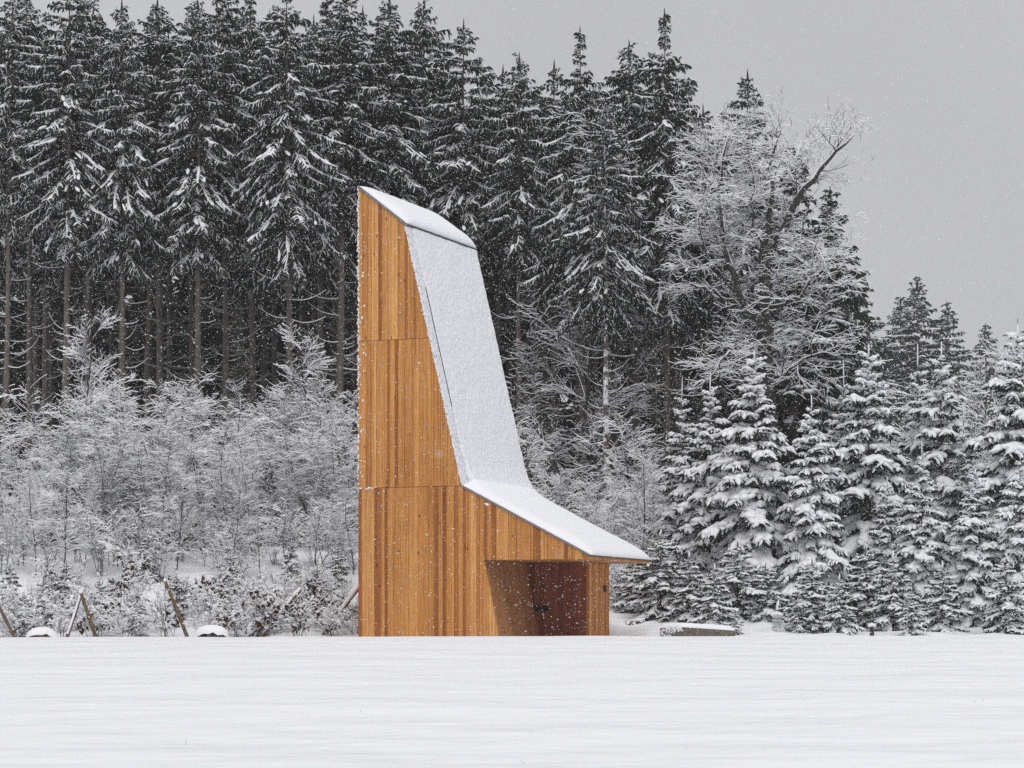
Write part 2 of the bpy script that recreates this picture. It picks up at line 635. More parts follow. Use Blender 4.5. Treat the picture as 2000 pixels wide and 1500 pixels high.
def clip_top(s0, s1, z0, z1):
    """polygon of a strip limited above by the roof line and tier top"""
    ss = [s0] + [k for k in (B[0], C[0]) if s0 < k < s1] + [s1]
    tops = []
    for s in ss:
        tops.append((s, min(z1, float(top_s(s)))))
    # crossing of the tier top with the roof line
    pts = []
    for (a0, b0), (a1, b1) in zip(tops[:-1], tops[1:]):
        pts.append((a0, b0))
        t0, t1 = float(top_s(a0)), float(top_s(a1))
        if (t0 - z1) * (t1 - z1) < 0:
            sc = a0 + (a1 - a0) * (t0 - z1) / (t0 - t1)
            pts.append((sc, z1))
    pts.append(tops[-1])
    pts = [p for p in pts]
    # drop the part that falls under z0
    out = []
    for k, p in enumerate(pts):
        if p[1] > z0:
            out.append(p)
        else:
            q = pts[k - 1]
            if k and q[1] > z0:
                t = (q[1] - z0) / (q[1] - p[1])
                out.append((q[0] + (p[0] - q[0]) * t, z0 + 0.001))
    if len(out) < 1: return None
    send = max(p[0] for p in out)
    if send - s0 < 0.01: return None
    return [(s0, z0), (send, z0)] + [p for p in reversed(out) if p[1] > z0 + 0.002]


def s_at(z):    # roof edge s at height z
    return float(np.interp(z, [Dp[1], C[1], B[1], A[1]], [Dp[0], C[0], B[0], A[0]]))


for z0, z1 in ((0.0, Z1 - 0.008), (Z1 + 0.008, Z2 - 0.008), (Z2 + 0.008, 99)):
    low = z0 == 0.0
    smax = JT[0] if low else s_at(z0)
    for (a0, a1) in strips(0.0, smax, WL):
        poly = clip_top(a0, a1 - GAP, z0, z1)
        if poly: board("board", poly, -rb.uniform(0, 0.012), BT + 0.01, 'wood')
# short boards beside the slanted jamb, and the boards over the porch
for (a0, a1) in strips(JT[0], JB[0], [0.2, 0.17]):
    p = [(a0, 0), (a1 - GAP, 0), (a1 - GAP, max(0.003, jamb_z(a1 - GAP))), (a0, jamb_z(a0))]
    board("board", p, -rb.uniform(0, 0.004), BT + 0.01, 'wood')
for (a0, a1) in strips(JT[0], Dp[0] - 0.02, WL):
    poly = clip_top(a0, a1 - GAP, ZS, Z1 - 0.008)
    if poly: board("board", poly, -rb.uniform(0, 0.006), BT + 0.01, 'wood')

# porch: leaning reveal, door, right end wall, soffit, fascia
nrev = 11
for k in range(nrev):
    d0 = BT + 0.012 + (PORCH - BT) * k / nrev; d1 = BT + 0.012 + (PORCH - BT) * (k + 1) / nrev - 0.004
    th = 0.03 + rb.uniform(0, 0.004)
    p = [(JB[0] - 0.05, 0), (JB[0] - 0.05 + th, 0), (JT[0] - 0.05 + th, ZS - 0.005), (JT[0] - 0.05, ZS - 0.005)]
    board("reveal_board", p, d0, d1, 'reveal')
x0 = JT[0] - 0.04
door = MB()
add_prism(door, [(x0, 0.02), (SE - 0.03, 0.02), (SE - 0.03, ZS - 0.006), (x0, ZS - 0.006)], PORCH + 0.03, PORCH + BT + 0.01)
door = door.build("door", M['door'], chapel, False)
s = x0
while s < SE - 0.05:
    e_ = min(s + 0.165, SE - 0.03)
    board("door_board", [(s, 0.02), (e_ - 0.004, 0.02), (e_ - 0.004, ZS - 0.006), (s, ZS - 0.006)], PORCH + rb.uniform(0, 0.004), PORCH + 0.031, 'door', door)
    s += 0.165
hs, hz = fac(1044, 1194, PORCH); he, hz1 = fac(1071, 1182, PORCH)
h = MB()
add_prism(h, [(hs, hz), (hs + 0.17, hz), (hs + 0.17, hz1), (hs, hz1)], PORCH - 0.018, PORCH + 0.002)
add_prism(h, [(he - 0.19, hz + 0.01), (he, hz + 0.01), (he, hz1), (he - 0.19, hz1)], PORCH - 0.018, PORCH + 0.002)
tube(h, [(hs + 0.1, PORCH - 0.02, hz + .1), (hs + 0.1, PORCH - 0.08, hz + .1), (he - 0.05, PORCH - 0.085, hz + .09)], 0.014, 8)
tube(h, [(hs + 0.22, PORCH - 0.022, hz + .08), (hs + 0.22, PORCH - 0.03, hz + .08)], 0.02, 8)
h.build("door_handle", M['black'], door, False)
d = PORCH - 0.012
while d < DEPTH - 0.03:
    e_ = min(d + 0.19, DEPTH - 0.01)
    m = MB()
    add_prism(m, [(SE - BT, 0), (SE + rb.uniform(0, .004), 0), (SE + rb.uniform(0, .004), ZS - 0.006), (SE - BT, ZS - 0.006)], d, e_ - 0.004)
    m.build("end_wall_board", M['wood'], chapel, False)
    d += 0.19
m = MB()
zq = fac(1181, 1150, DEPTH - 0.4)[1]
add_prism(m, [(SE, zq - 0.09), (SE + 0.05, zq - 0.09), (SE + 0.05, zq + 0.09), (SE, zq + 0.09)], DEPTH - 0.55, DEPTH - 0.35)
m.build("wall_lamp", M['black'], chapel, False)
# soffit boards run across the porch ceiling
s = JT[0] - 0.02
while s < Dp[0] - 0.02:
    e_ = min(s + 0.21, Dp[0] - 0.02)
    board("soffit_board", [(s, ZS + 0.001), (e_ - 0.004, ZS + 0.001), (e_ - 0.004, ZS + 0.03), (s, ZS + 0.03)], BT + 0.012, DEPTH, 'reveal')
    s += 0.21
d = -0.01
while d < DEPTH:
    e_ = min(d + 0.44, DEPTH)
    board("fascia_board", [(Dp[0] - 0.015, ZS - 0.01), (Dp[0] + 0.02, ZS - 0.01), (Dp[0] + 0.02, ZS + 0.085), (Dp[0] - 0.015, ZS + 0.085)], d, e_ - 0.006, 'wood')
    d += 0.44


def offset_line(p, q, t):
    v = np.array([q[0] - p[0], q[1] - p[1]]); v /= np.linalg.norm(v)
    n = np.array([-v[1], v[0]])
    if n[0] < 0 and n[1] < 0: n = -n
    if n[1] < 0: n = -n
    return v, n


def roof_sheet(name, p, q, t, d0, d1, mat, ext0=0.0, ext1=0.0, base=0.0):
    v, n = offset_line(p, q, t)
    a_ = np.array(p) - v * ext0 + n * base; b_ = np.array(q) + v * ext1 + n * base
    m = MB(); add_prism(m, [tuple(a_), tuple(b_), tuple(b_ + n * t), tuple(a_ + n * t)], d0, d1)
    return m.build(name, M[mat], chapel, False)


r_top = roof_sheet("roof_cap", A, B, 0.07, -0.03, DEPTH + 0.03, 'metal', 0.02, 0.10)
r_st = roof_sheet("roof_slope", B, C, 0.03, 0.0, DEPTH + 0.01, 'metal', -0.02, 0.0)
r_lo = roof_sheet("roof_slope", C, Dp, 0.05, -0.025, DEPTH + 0.02, 'metal', 0.0, 0.06)
for (p, q, t, x0_, x1_, par) in ((A, B, 0.075, 0.02, 0.09, r_top), (C, Dp, 0.055, 0.0, 0.05, r_lo)):
    o = roof_sheet("edge_trim", p, q, t, -0.045, -0.031, 'edge', x0_, x1_); o.parent = par
o = roof_sheet("edge_flashing", B, C, 0.055, -0.03, 0.41, 'flash', -0.05, -0.03); o.parent = r_st
o = roof_sheet("standing_seam", B, C, 0.072, 0.41, 0.44, 'metal', -2.0, -2.6); o.parent = r_st


def snow_pad(name, p, q, thick, d0, d1, nu, nv, mat, parent, edge=0.5, base=0.05, rough=0.02, pw=3.0, rag=0.0, lean=0.0, fillet=None, endround=True, seed=0.0):
    """rounded snow layer on a roof plane p->q between depths d0 and d1"""
    v, n = offset_line(p, q, 0)
    L = math.hypot(q[0] - p[0], q[1] - p[1])
    us = np.linspace(0, 1, nu); ds = np.linspace(0, 1, nv)
    us = 0.5 - 0.5 * np.cos(us * math.pi) if endround else us
    ds = 0.5 - 0.5 * np.cos(ds * math.pi)
    top = np.zeros((nu, nv, 3)); bot = np.zeros((nu, nv, 3))
    for iu, u in enumerate(us):
        for iv, w in enumerate(ds):
            dd = d0 + (d1 - d0) * w
            a_ = min(u * L, (1 - u) * L) / edge if endround else 1.0
            b_ = min(w, 1 - w) * (d1 - d0) / edge
            h_ = (1 - max(0, 1 - a_) ** pw) ** (1 / pw) * (1 - max(0, 1 - b_) ** pw) ** (1 / pw)
            h_ *= thick * (1 + lean * (u - 0.5))
            N = noise.noise(Vector((u * L * 1.3, dd * 1.3, 5 + seed))) * 0.6 + noise.noise(Vector((u * L * 5, dd * 5, 2 + seed))) * 0.4
            h_ += rough * N * min(1, a_ * 3, b_ * 3)
            if fillet:
                h_ += fillet[0] * math.exp(-((u * L) if fillet[1] == 0 else (1 - u) * L) / fillet[2]) * min(1, b_)
            uu = u * L
            if rag and (iv in (0, nv - 1)):
                dd += rag * noise.noise(Vector((u * L * 4, iv, 8.0)))
            pt = np.array(p) + v * uu + n * (base + max(h_, 0.004))
            top[iu, iv] = (pt[0], dd, pt[1])
            pb = np.array(p) + v * uu + n * base
            bot[iu, iv] = (pb[0], dd, pb[1])
    m = MB()
    g = np.arange(nu * nv).reshape(nu, nv)
    fq = np.stack([g[:-1, :-1], g[1:, :-1], g[1:, 1:], g[:-1, 1:]], -1).reshape(-1, 4)
    m.add(top.reshape(-1, 3), fq)
    bd = np.concatenate([g[:, 0], g[-1, 1:], g[::-1, -1][1:], g[0, ::-1][1:]])
    nb = len(bd)
    rv = np.concatenate([top.reshape(-1, 3)[bd], bot.reshape(-1, 3)[bd]])
    k = np.arange(nb - 1)
    m.add(rv, np.stack([k, k + 1, nb + k + 1, nb + k], -1))
    m.add(bot.reshape(-1, 3), fq[:, ::-1])
    return m.build(name, M[mat], parent)


vB, nB = offset_line(A, B, 0)
B2 = tuple(np.array(B) + vB * 0.06)
snow_pad("snow_cover", A, B2, 0.20, -0.03, DEPTH + 0.02, 26, 40, 'roofsnow', r_top, edge=0.62, base=0.07, rough=0.015, pw=2.2, lean=0.35)
snow_pad("snow_cover", (B[0] + 0.015, B[1] - 0.07), (C[0], C[1]), 0.055, 0.435, DEPTH + 0.05, 190, 80, 'plaster', r_st, edge=0.10, base=0.03, rough=0.04, rag=0.07, fillet=(0.30, 1, 0.35), endround=False, seed=3)
snow_pad("snow_cover", (C[0] - 0.02, C[1] - 0.02), (Dp[0] + 0.05, Dp[1] - 0.03), 0.21, -0.025, DEPTH + 0.03, 40, 44, 'roofsnow', r_lo, edge=0.6, base=0.05, rough=0.02, pw=2.2, fillet=(0.22, 0, 0.4), seed=7)

# snow stuck to the corner, the steep edge and the lowest tier joint
rf = np.random.default_rng(11)
fr = MB()
P_, W_ = [], []
for z in np.arange(4.6, A[1], 0.045):
    if rf.random() < (0.9 if z > 8 else 0.45):
        s0 = rf.normal(0.0, 0.012) if rf.random() < 0.75 else abs(rf.normal(0, 0.10))
        P_.append([[s0, -0.012, z], [s0 + rf.normal(0, .01), -0.016, z + 0.03], [s0, -0.012, z + 0.06]]); W_.append(rf.uniform(0.035, 0.085))
for s in np.arange(B[0] + 0.02, C[0], 0.012):
    if rf.random() < 0.62:
        z = float(top_s(s)) - abs(rf.normal(0, 0.03)); s_ = s - abs(rf.normal(0, 0.012))
        P_.append([[s_, -0.012, z], [s_ + .005, -0.016, z + 0.03], [s_, -0.012, z + 0.06]]); W_.append(rf.uniform(0.025, 0.06))
for s in np.arange(0.02, 0.62, 0.035):
    if rf.random() < 0.7:
        z = Z1 + rf.normal(0, 0.012)
        P_.append([[s, -0.014, z], [s + .03, -0.016, z], [s + .06, -0.012, z]]); W_.append(rf.uniform(0.03, 0.07))
fingers(fr, P_, np.array(W_), rf, 6, 0.0, 1.0, (0.7, 1, 0.7), lump=0.4)
tag(fr.build("snow_fringe", M['snow'], chapel), kind="stuff")


# ------------------------------------------------------------------ conifers
def conifer(seed, H, crown0, R, wh, nb, twig_l, twig_sp, hang, snow_p, snow_w, elev, profile, trunk_r,
            dead=0, leader=0.0, bsnow=0.9, lumps=1.6, lumpw=(1.1, 2.1), fine=0.0, needle_w=0.10, fin_prof=(0.7, 1.0, 0.85, 0.4), rlow=0.6, sk=4):
    """spruce / fir meshes: trunk, needles, snow (all standing on the origin)"""
    rng = np.random.default_rng(seed)
    trunk, needles, snow = MB(), MB(), MB()
    zz = np.linspace(0, H, 12)
    wob = np.cumsum(rng.normal(0, 0.02 * H / 24, (12, 2)), axis=0); wob[0] = 0
    tp = np.column_stack([wob, zz])
    tr = trunk_r * (1 - zz / H * 0.93); tr[0] *= 1.25
    tube(trunk, tp, tr, 9, 0, False)
    axis = lambda z: np.array([np.interp(z, zz, tp[:, 0]), np.interp(z, zz, tp[:, 1]), z])
    TW, TL, TF = [], [], []       # twig polylines
    BP, BW = [], []               # branch snow lines
    LP, LW = [], []
    z = H - 0.25
    while z > crown0:
        f = (H - z) / (H - crown0)
        n = max(3, int(round(nb + rng.normal(0, 0.8)))) if f > 0.05 else 4
        az0 = rng.uniform(0, 6.28)
        for b in range(n):
            az = az0 + b * 6.283 / n + rng.normal(0, 0.22)
            L = R * np.interp(f, profile[0], profile[1]) * rng.uniform(0.55, 1.2)
            if f > 0.85: L *= rng.uniform(rlow, 1.05)
            if L < 0.12: continue
            el = np.interp(f, [0, 0.12, 0.45, 1], elev) + rng.normal(0, 0.10)
            out = np.array([math.cos(az), math.sin(az), 0])
            K = 7
            p = axis(z + rng.normal(0, wh * 0.3)); pts = [p]
            ang = el
            for k in range(K - 1):
                ang -= rng.uniform(0.05, 0.17) * (0.6 + f) if k < 4 else -0.12
                p = p + (out * math.cos(ang) + np.array([0, 0, math.sin(ang)])) * (L / (K - 1))
                p = p + np.array([-out[1], out[0], 0]) * rng.normal(0, 0.02 * L)
                pts.append(p)
            pts = np.array(pts)
            if L > 0.6:
                tube(trunk, pts[::2], np.linspace(0.012 + 0.012 * L, 0.006, 4), 4, 0, False)
            nt_ = max(3, int(L / twig_sp))
            ts = np.linspace(0.10 if L < 1.4 else 0.22, 1.0, nt_)
            T = nrm(np.gradient(pts, axis=0))
            for side in (-1, 1):
                tj = np.clip(ts + rng.normal(0, 0.02, nt_), 0, 1)
                o = np.column_stack([np.interp(tj, np.linspace(0, 1, K), pts[:, c]) for c in range(3)])
                d_ = nrm(np.column_stack([np.interp(tj, np.linspace(0, 1, K), T[:, c]) for c in range(3)]))
                sv = side * np.array([-out[1], out[0], 0])
                l = twig_l * (0.35 + 0.65 * np.sin(np.clip(tj, 0, 1) * 2.6)) * rng.uniform(0.6, 1.25, nt_) * min(1.0, 0.35 + L / 1.8) * (0.5 if leader and f < 0.16 else 1)
                a1 = nrm(d_ * 0.6 + sv * rng.uniform(0.5, 1.0, (nt_, 1)) + np.array([0, 0, 1]) * rng.normal(0.0, 0.15, (nt_, 1)))
                hg = hang * rng.uniform(0.5, 1.4, (nt_, 1))
                a2 = nrm(a1 - np.array([0, 0, 1]) * hg)
                a3 = nrm(a1 - np.array([0, 0, 1]) * hg * 1.9)
                p1 = o + a1 * (l * 0.34)[:, None]; p2 = p1 + a2 * (l * 0.34)[:, None]; p3 = p2 + a3 * (l * 0.34)[:, None]
                TW.append(np.stack([o, p1, p2, p3], 1)); TL.append(l); TF.append((np.full(nt_, f) * 0.5 + 0.5 * tj) * (1 if leader else 1 - 0.55 * float(sst(0.55, 1.0, f))))
            if rng.random() < bsnow and L > 0.25:
                q = np.linspace(0.25 if L > 1 else 0.1, 1, 6)
                BP.append(np.column_stack([np.interp(q, np.linspace(0, 1, K), pts[:, c]) for c in range(3)]))
                BW.append(snow_w * rng.uniform(0.6, 1.25) * (1 if leader else 1 - 0.4 * float(sst(0.55, 1.0, f))) * min(1, 0.45 + L / 2.5))
            for _ in range(int(L * lumps * snow_p * (1 if leader else 1 - 0.75 * float(sst(0.5, 0.95, f))) + rng.random())):
                t0 = rng.uniform(0.4, 0.95); q = np.clip(np.array([t0 - .09, t0, t0 + .09]), 0, 1)
                c_ = np.column_stack([np.interp(q, np.linspace(0, 1, K), pts[:, c]) for c in range(3)])
                c_ += np.array([-out[1], out[0], 0]) * rng.normal(0, 0.10 * L)
                LP.append(c_); LW.append(snow_w * rng.uniform(*lumpw) * min(1, 0.4 + L / 2))
        z -= wh * rng.uniform(0.75, 1.25) * ((0.55 if f < 0.08 else 1) if not leader else (1.05 if f < 0.16 else 1))
    TW = np.concatenate(TW); TL = np.concatenate(TL); TF = np.concatenate(TF)
    N = len(TW)
    NW = needle_w * np.clip(TL / twig_l * 1.6, 0.45, 1)
    ribbons(needles, TW, NW * rng.uniform(0.7, 1.3, N), rng.uniform(-0.4, 0.4, N), prof=(0.5, 1, 0.9, 0.2))
    ribbons(needles, TW + rng.normal(0, 0.02, (N, 1, 3)), NW * rng.uniform(0.8, 1.5, N), rng.uniform(1.1, 2.0, N), prof=(0.5, 1, 1, 0.2))
    # hanging sub-twigs
    hb = TW[:, 1:3].mean(1); hd = np.stack([hb, hb - np.array([0, 0, 1]) * (TL * .45)[:, None] + rng.normal(0, 0.05, (N, 3))], 1)
    ribbons(needles, hd, NW * rng.uniform(0.6, 1.2, N), rng.uniform(0, 3.1, N), prof=(1, 0.3))
    if fine:
        fs = rng.random(N) < fine
        fingers(snow, TW[fs][:, 1:4] + rng.normal(0, 0.04, (fs.sum(), 1, 3)), snow_w * rng.uniform(0.22, 0.5, fs.sum()), rng, 3, 0.4, 0.8, (0.6, 1, 0.5))
    # leader
    if leader:
        tube(trunk, [axis(H - .1), axis(H) + np.array([0, 0, leader])], [0.02, 0.01], 4, 0, False)
        lp = np.array([[axis(H - .05), axis(H) + np.array([0, 0, leader * .5]), axis(H) + np.array([0, 0, leader])]])
        fingers(snow, lp + rng.normal(0, 0.008, lp.shape), np.array([0.06]), rng, 5, 0.0, 1.0)
    else:
        tl = np.array([[axis(H - .6), axis(H - .2), axis(H) + np.array([0, 0, .35])]] * 3)
        ribbons(needles, tl, np.full(3, 0.16), np.array([0, 1.05, 2.1]), prof=(1, 0.8, 0.1))
    sel = rng.random(N) < snow_p * (0.55 + 0.6 * TF)
    fingers(snow, TW[sel][:, :sk] + rng.normal(0, 0.03, (sel.sum(), 1, 3)), snow_w * rng.uniform(0.45, 1.0, sel.sum()) * np.clip(TL[sel] / twig_l, 0.5, 1.2), rng, 4 if sk == 3 else 5, 0.40, 0.7, fin_prof)
    if BP:
        fingers(snow, np.array(BP), np.array(BW), rng, 6, 0.45, 0.75, (0.5, 0.9, 1.0, 1.0, 0.7), lump=0.35)
    if LP:
        fingers(snow, np.array(LP), np.array(LW), rng, 6, 0.32, 0.6, (0.7, 1, 0.7), lump=0.3)
    # dead lower branches
    if dead:
        segs = []
        for _ in range(dead):
            zb = rng.uniform(0.12 * H, crown0 + 1.5); az = rng.uniform(0, 6.28); L = rng.uniform(0.4, 2.0)
            out = np.array([math.cos(az), math.sin(az), 0]); p = axis(zb); an = rng.uniform(-0.45, 0.15); r = 0.014
            for k in range(6):
                p2 = p + (out * math.cos(an) + np.array([0, 0, math.sin(an)])) * L / 6
                segs.append((p, p2, r, r * .82)); p = p2; r *= .82; an += rng.uniform(0.05, 0.26)
        prisms(trunk, snow, segs, 0.016, 0.97)
    return trunk, needles, snow


def make_variant(kind, **kw):
    t, n, s = conifer(**kw)
    young = kind == 'young'
    return (t.mesh("trunk", M['bark']), n.mesh("crown", M['yneedle' if young else 'needle'], False), s.mesh("snow", M['snow']))


TALLP = ([0, 0.05, 0.15, 0.35, 0.6, 0.85, 1], [0.07, 0.14, 0.32, 0.66, 0.93, 1.0, 0.8])
FULLP = ([0, 0.05, 0.15, 0.35, 0.6, 0.85, 1], [0.06, 0.13, 0.30, 0.56, 0.82, 1.0, 1.0])
SPIREP = ([0, 0.06, 0.12, 0.18, 0.35, 0.6, 0.85, 1], [0.05, 0.07, 0.11, 0.36, 0.64, 0.92, 1.0, 0.8])
TALL = [make_variant('tall', seed=20 + k, H=24, crown0=c0, R=R_, wh=0.46, nb=5.6, twig_l=0.50, twig_sp=0.125, hang=0.75,
                     snow_p=sp, snow_w=0.115, lumps=2.5, lumpw=(0.9, 1.7), fine=0.58, sk=3, elev=(0.75, 0.35, 0.02, -0.30), profile=SPIREP if k == 3 else TALLP, trunk_r=0.21, dead=46, needle_w=0.085, rlow=0.35)
        for k, (c0, R_, sp) in enumerate([(14.3, 2.6, 0.56), (13.5, 2.9, 0.50), (15.0, 2.7, 0.58), (11.8, 3.0, 0.52), (12.8, 2.5, 0.6)])]
FULL = [make_variant('tall', seed=40 + k, H=20, crown0=1.0, R=3.1, wh=0.50, nb=5.4, twig_l=0.62, twig_sp=0.17, hang=0.6,
                     snow_p=0.6, snow_w=0.15, lumps=3.2, fine=0.5, sk=3, elev=(0.7, 0.3, 0.0, -0.25), profile=FULLP, trunk_r=0.22, needle_w=0.11)
        for k in range(2)]
YP = ([0, 0.06, 0.2, 0.5, 0.8, 1], [0.16, 0.20, 0.36, 0.70, 0.95, 1.0])
YOUNG = [make_variant('young', seed=60 + k, H=8.5, crown0=0.25, R=R_, wh=0.36, nb=6.2, twig_l=0.42, twig_sp=0.115, hang=0.42,
                      snow_p=1.4, snow_w=0.265, lumps=5.2, lumpw=(0.95, 1.6), fine=0.5, elev=(0.65, 0.35, 0.06, -0.22), profile=YP, trunk_r=0.10, leader=ld, needle_w=0.085)
         for k, (R_, ld) in enumerate([(1.7, 0.7), (1.95, 0.5), (1.55, 0.9), (2.0, 0.6)])]
BABY = [make_variant('young', seed=80 + k, H=2.6, crown0=0.1, R=0.95, wh=0.22, nb=5.5, twig_l=0.26, twig_sp=0.085, hang=0.25,
                     snow_p=1.15, snow_w=0.165, lumps=3.4, lumpw=(0.9, 1.4), elev=(0.7, 0.45, 0.2, 0.0), profile=YP, trunk_r=0.04, leader=0.3, needle_w=0.06)
        for k in range(2)]


def place(name, meshes, part_names, x, y, sc, rz, label, cat, group, dz=0.0):
    o = empty(name, (x, y, gz(x, y) - dz), rz, sc)
    for pn, me in zip(part_names, meshes):
        c = link(pn, me, o)
        if name == "leafy_sapling": c["kind"] = "stuff"
    return tag(o, label, cat, group)


CP = ("trunk", "crown", "snow")
rt = random.Random(21)


def spruce_tip(px, py, Y, var, H0, label, group, wide=1.0, cat="spruce"):
    x = pos(px, Y); zt = CAMZ + (HOR - py) / F * Y
    base = gz(x, Y) - 0.15
    s = (zt - base) / (H0 + 0.3)
    o = place("spruce_tree", var, CP, x, Y, (s * wide, s * wide, s), rt.uniform(0, 6.28), label, cat, group, 0.15)
    o.rotation_euler[0] = rt.gauss(0, 0.012); o.rotation_euler[1] = rt.gauss(0, 0.012)
    return o


# front row whose trunks show at the left
front = [(8, -40, 98), (62, -25, 101), (123, -60, 97), (176, -20, 102), (237, 2, 97.5), (312, -5, 101), (383, -10, 98), (445, -45, 100.5),
         (500, -30, 102), (565, -70, 96.5), (612, -10, 101), (657, -40, 98), (700, 10, 101.5), (752, -15, 99), (818, -12, 100.5)]
for k, (px, py, Y) in enumerate(front):
    spruce_tip(px, py, Y, TALL[(k * 7 + k // 3) % 5] if px != 565 else TALL[3], 24,
               "tall bare-trunked snowy spruce in the front row, %s from the left edge" % ORD[k], "spruces of the left forest edge", rt.uniform(0.82, 1.22))
sky_trees = [
    (856, 48, 103, 2, "slim spruce spire just left of the open sky gap, left of a slightly taller one"),
    (900, 44, 99.5, 1, "snowy spruce with a pointed top bordering the open sky above the tower roof"),
    (965, 128, 103, 0, "small thin spruce tip low in the sky gap above the tower"),
    (1013, 95, 98, 2, "snowy spruce with a single pointed top right of the tower roof"),
    (1082, 118, 102, 0, "narrow spruce tip between two taller spruces right of the tower"),
    (1142, 50, 97, 3, "broad tall spruce with a sharp tip, second tallest right of the tower"),
    (1250, 70, 100, 2, "spruce with a thin tip directly left of the tallest one"),
    (1302, 22, 97, 3, "tallest spruce right of the tower, with a long thin bare-looking spire"),
    (1375, 205, 101, 0, "spruce half hidden between the tallest spruce and the bare oak"),
    (1438, 137, 98, 4, "spruce rising directly behind the bare snowy oak"),
]
for px, py, Y, v, lab in sky_trees:
    spruce_tip(px, py, Y, TALL[v], 24, lab, "skyline spruces right of the tower", rt.uniform(0.95, 1.12))
for px, py, Y, v, lab in [(1545, 285, 97, 0, "dense dark spruce branched to the ground behind the oak"),
                          (1490, 330, 101, 1, "dense spruce whose crown is hidden behind the oak twigs"),
                          (1592, 365, 98.5, 1, "dense spruce forming the right-hand end of the tall forest")]:
    spruce_tip(px, py, Y, FULL[v], 20, lab, "spruces behind the oak", rt.uniform(1.25, 1.4))
for px, py, Y, v, lab in [(1688, 522, 190, 0, "distant spruce standing alone right of the oak"),
                          (1762, 580, 225, 1, "distant slim spruce left of a taller distant one"),
                          (1800, 540, 205, 1, "tallest of the distant spruces at right"),
                          (1848, 588, 215, 0, "distant spruce just right of the tallest distant one"),
                          (1925, 632, 250, 1, "faint distant spruce near the right edge"),
                          (1965, 700, 250, 0, "low faint distant spruce beside the right edge"),
                          (1730, 660, 215, 0, "distant spruce low in the gap between distant treetops"),
                          (2010, 640, 230, 1, "distant spruce cut by the right edge")]:
    spruce_tip(px, py, Y, FULL[v], 20, lab, "distant spruces at right", rt.uniform(1.25, 1.5))
# rows behind, nothing tells them apart
for row, Y in enumerate((105.5, 110, 115)):
    for k in range(17):
        px = -120 + k * 98 + rt.uniform(-30, 30) + 40 * (row % 2)
        if px > 1470: continue
        top = 20 if px < 800 else (150 if px < 960 else 175)
        if px > 1330: top = 260
        spruce_tip(px, top + rt.uniform(-10, 70), Y + rt.uniform(-1, 1), TALL[rt.randrange(5)], 24,
                   "shaded spruce in the %s row behind the forest edge, %s from the left" % (ORD[row + 1], ORD[k]), "spruces inside the forest", rt.uniform(0.95, 1.15))
# dense wood farther in, one mass of foliage blades added to block sky light
mb = MB(); rg = np.random.default_rng(3)
n = 16000
X = rg.uniform(-48, 17, n); Yd = rg.uniform(119, 136, n)
Zd = 2.5 + ground(X, Yd) * 0 + rg.uniform(0, 17, n)
c = np.column_stack([X, Yd, Zd + 1])
dv = np.column_stack([rg.normal(0, 1, n), rg.normal(0, .5, n), -np.abs(rg.normal(0.5, .5, n))]); dv = nrm(dv)
l = rg.uniform(0.8, 1.8, n)[:, None]
ribbons(mb, np.stack([c, c + dv * l * .5, c + dv * l - np.array([0, 0, .2])], 1), rg.uniform(0.4, 0.9, n), rg.uniform(0, 3.1, n), prof=(0.5, 1, 0.2))
for k in range(60):
    x, y = rg.uniform(-46, 16), rg.uniform(117, 122)
    tube(mb, [(x, y, 4), (x + rg.normal(0, .2), y, 14), (x, y, 20)], [0.2, 0.16, 0.1], 6, 1, False)
tag(mb.build("forest_interior", [M['needle'], M['bark']], None, False), "dark mass of spruce wood deep behind the trunks, added to block sky light", "forest", None, "stuff")

# ------------------------------------------------------------------ bare snowy broadleaf saplings
UPV = np.array([0, 0, 1.0])


def grow(segs, rng, p, d, L, r, lvl, P):
    n = P['steps'][lvl]
    for k in range(n):
        d = d + rng.normal(0, P['wig'][lvl], 3) + UPV * P['trop'][lvl]
        d = d / np.linalg.norm(d)
        p2 = p + d * L / n
        r2 = r * (1 - 0.75 / n)
        segs.append((p, p2, r, r2))
        p, r = p2, max(r2, 0.0035)
        if lvl + 1 < len(P['steps']) and k >= P['skip'][lvl]:
            m = P['kids'][lvl]
            m = int(m + rng.random())
            for _ in range(m):
                az = rng.uniform(0, 6.28)
                ref = np.cross(d, UPV + rng.normal(0, .2, 3)); ref /= max(np.linalg.norm(ref), 1e-6)
                ref2 = np.cross(d, ref)
                side = ref * math.cos(az) + ref2 * math.sin(az)
                side[2] *= P['flatk'][lvl]
                an = P['ang'][lvl] * rng.uniform(0.75, 1.25)
                cd = d * math.cos(an) + side * math.sin(an)
                cd /= np.linalg.norm(cd)
                frac = 1 - (k / n) * P['taper'][lvl]
                grow(segs, rng, p, cd, P['len'][lvl + 1] * frac * rng.uniform(0.65, 1.25), max(r * P['rr'][lvl], 0.0035), lvl + 1, P)


def sapling(seed, P, H, r, lean=0.05, th=0.014, multi=1):
    rng = np.random.default_rng(seed)
    segs = []
    for q in range(multi):
        d = np.array([rng.normal(0, lean), rng.normal(0, lean), 1.0]); d /= np.linalg.norm(d)
        off = np.array([rng.normal(0, .25), rng.normal(0, .25), 0]) if multi > 1 else np.zeros(3)
        grow(segs, rng, off, d, H * rng.uniform(0.8, 1.05), r, 0, P)
    w, s = MB(), MB()
    prisms(w, s, segs, th)
    return w.mesh("branches", M['twig'], False), s.mesh("snow", M['snow'], False)


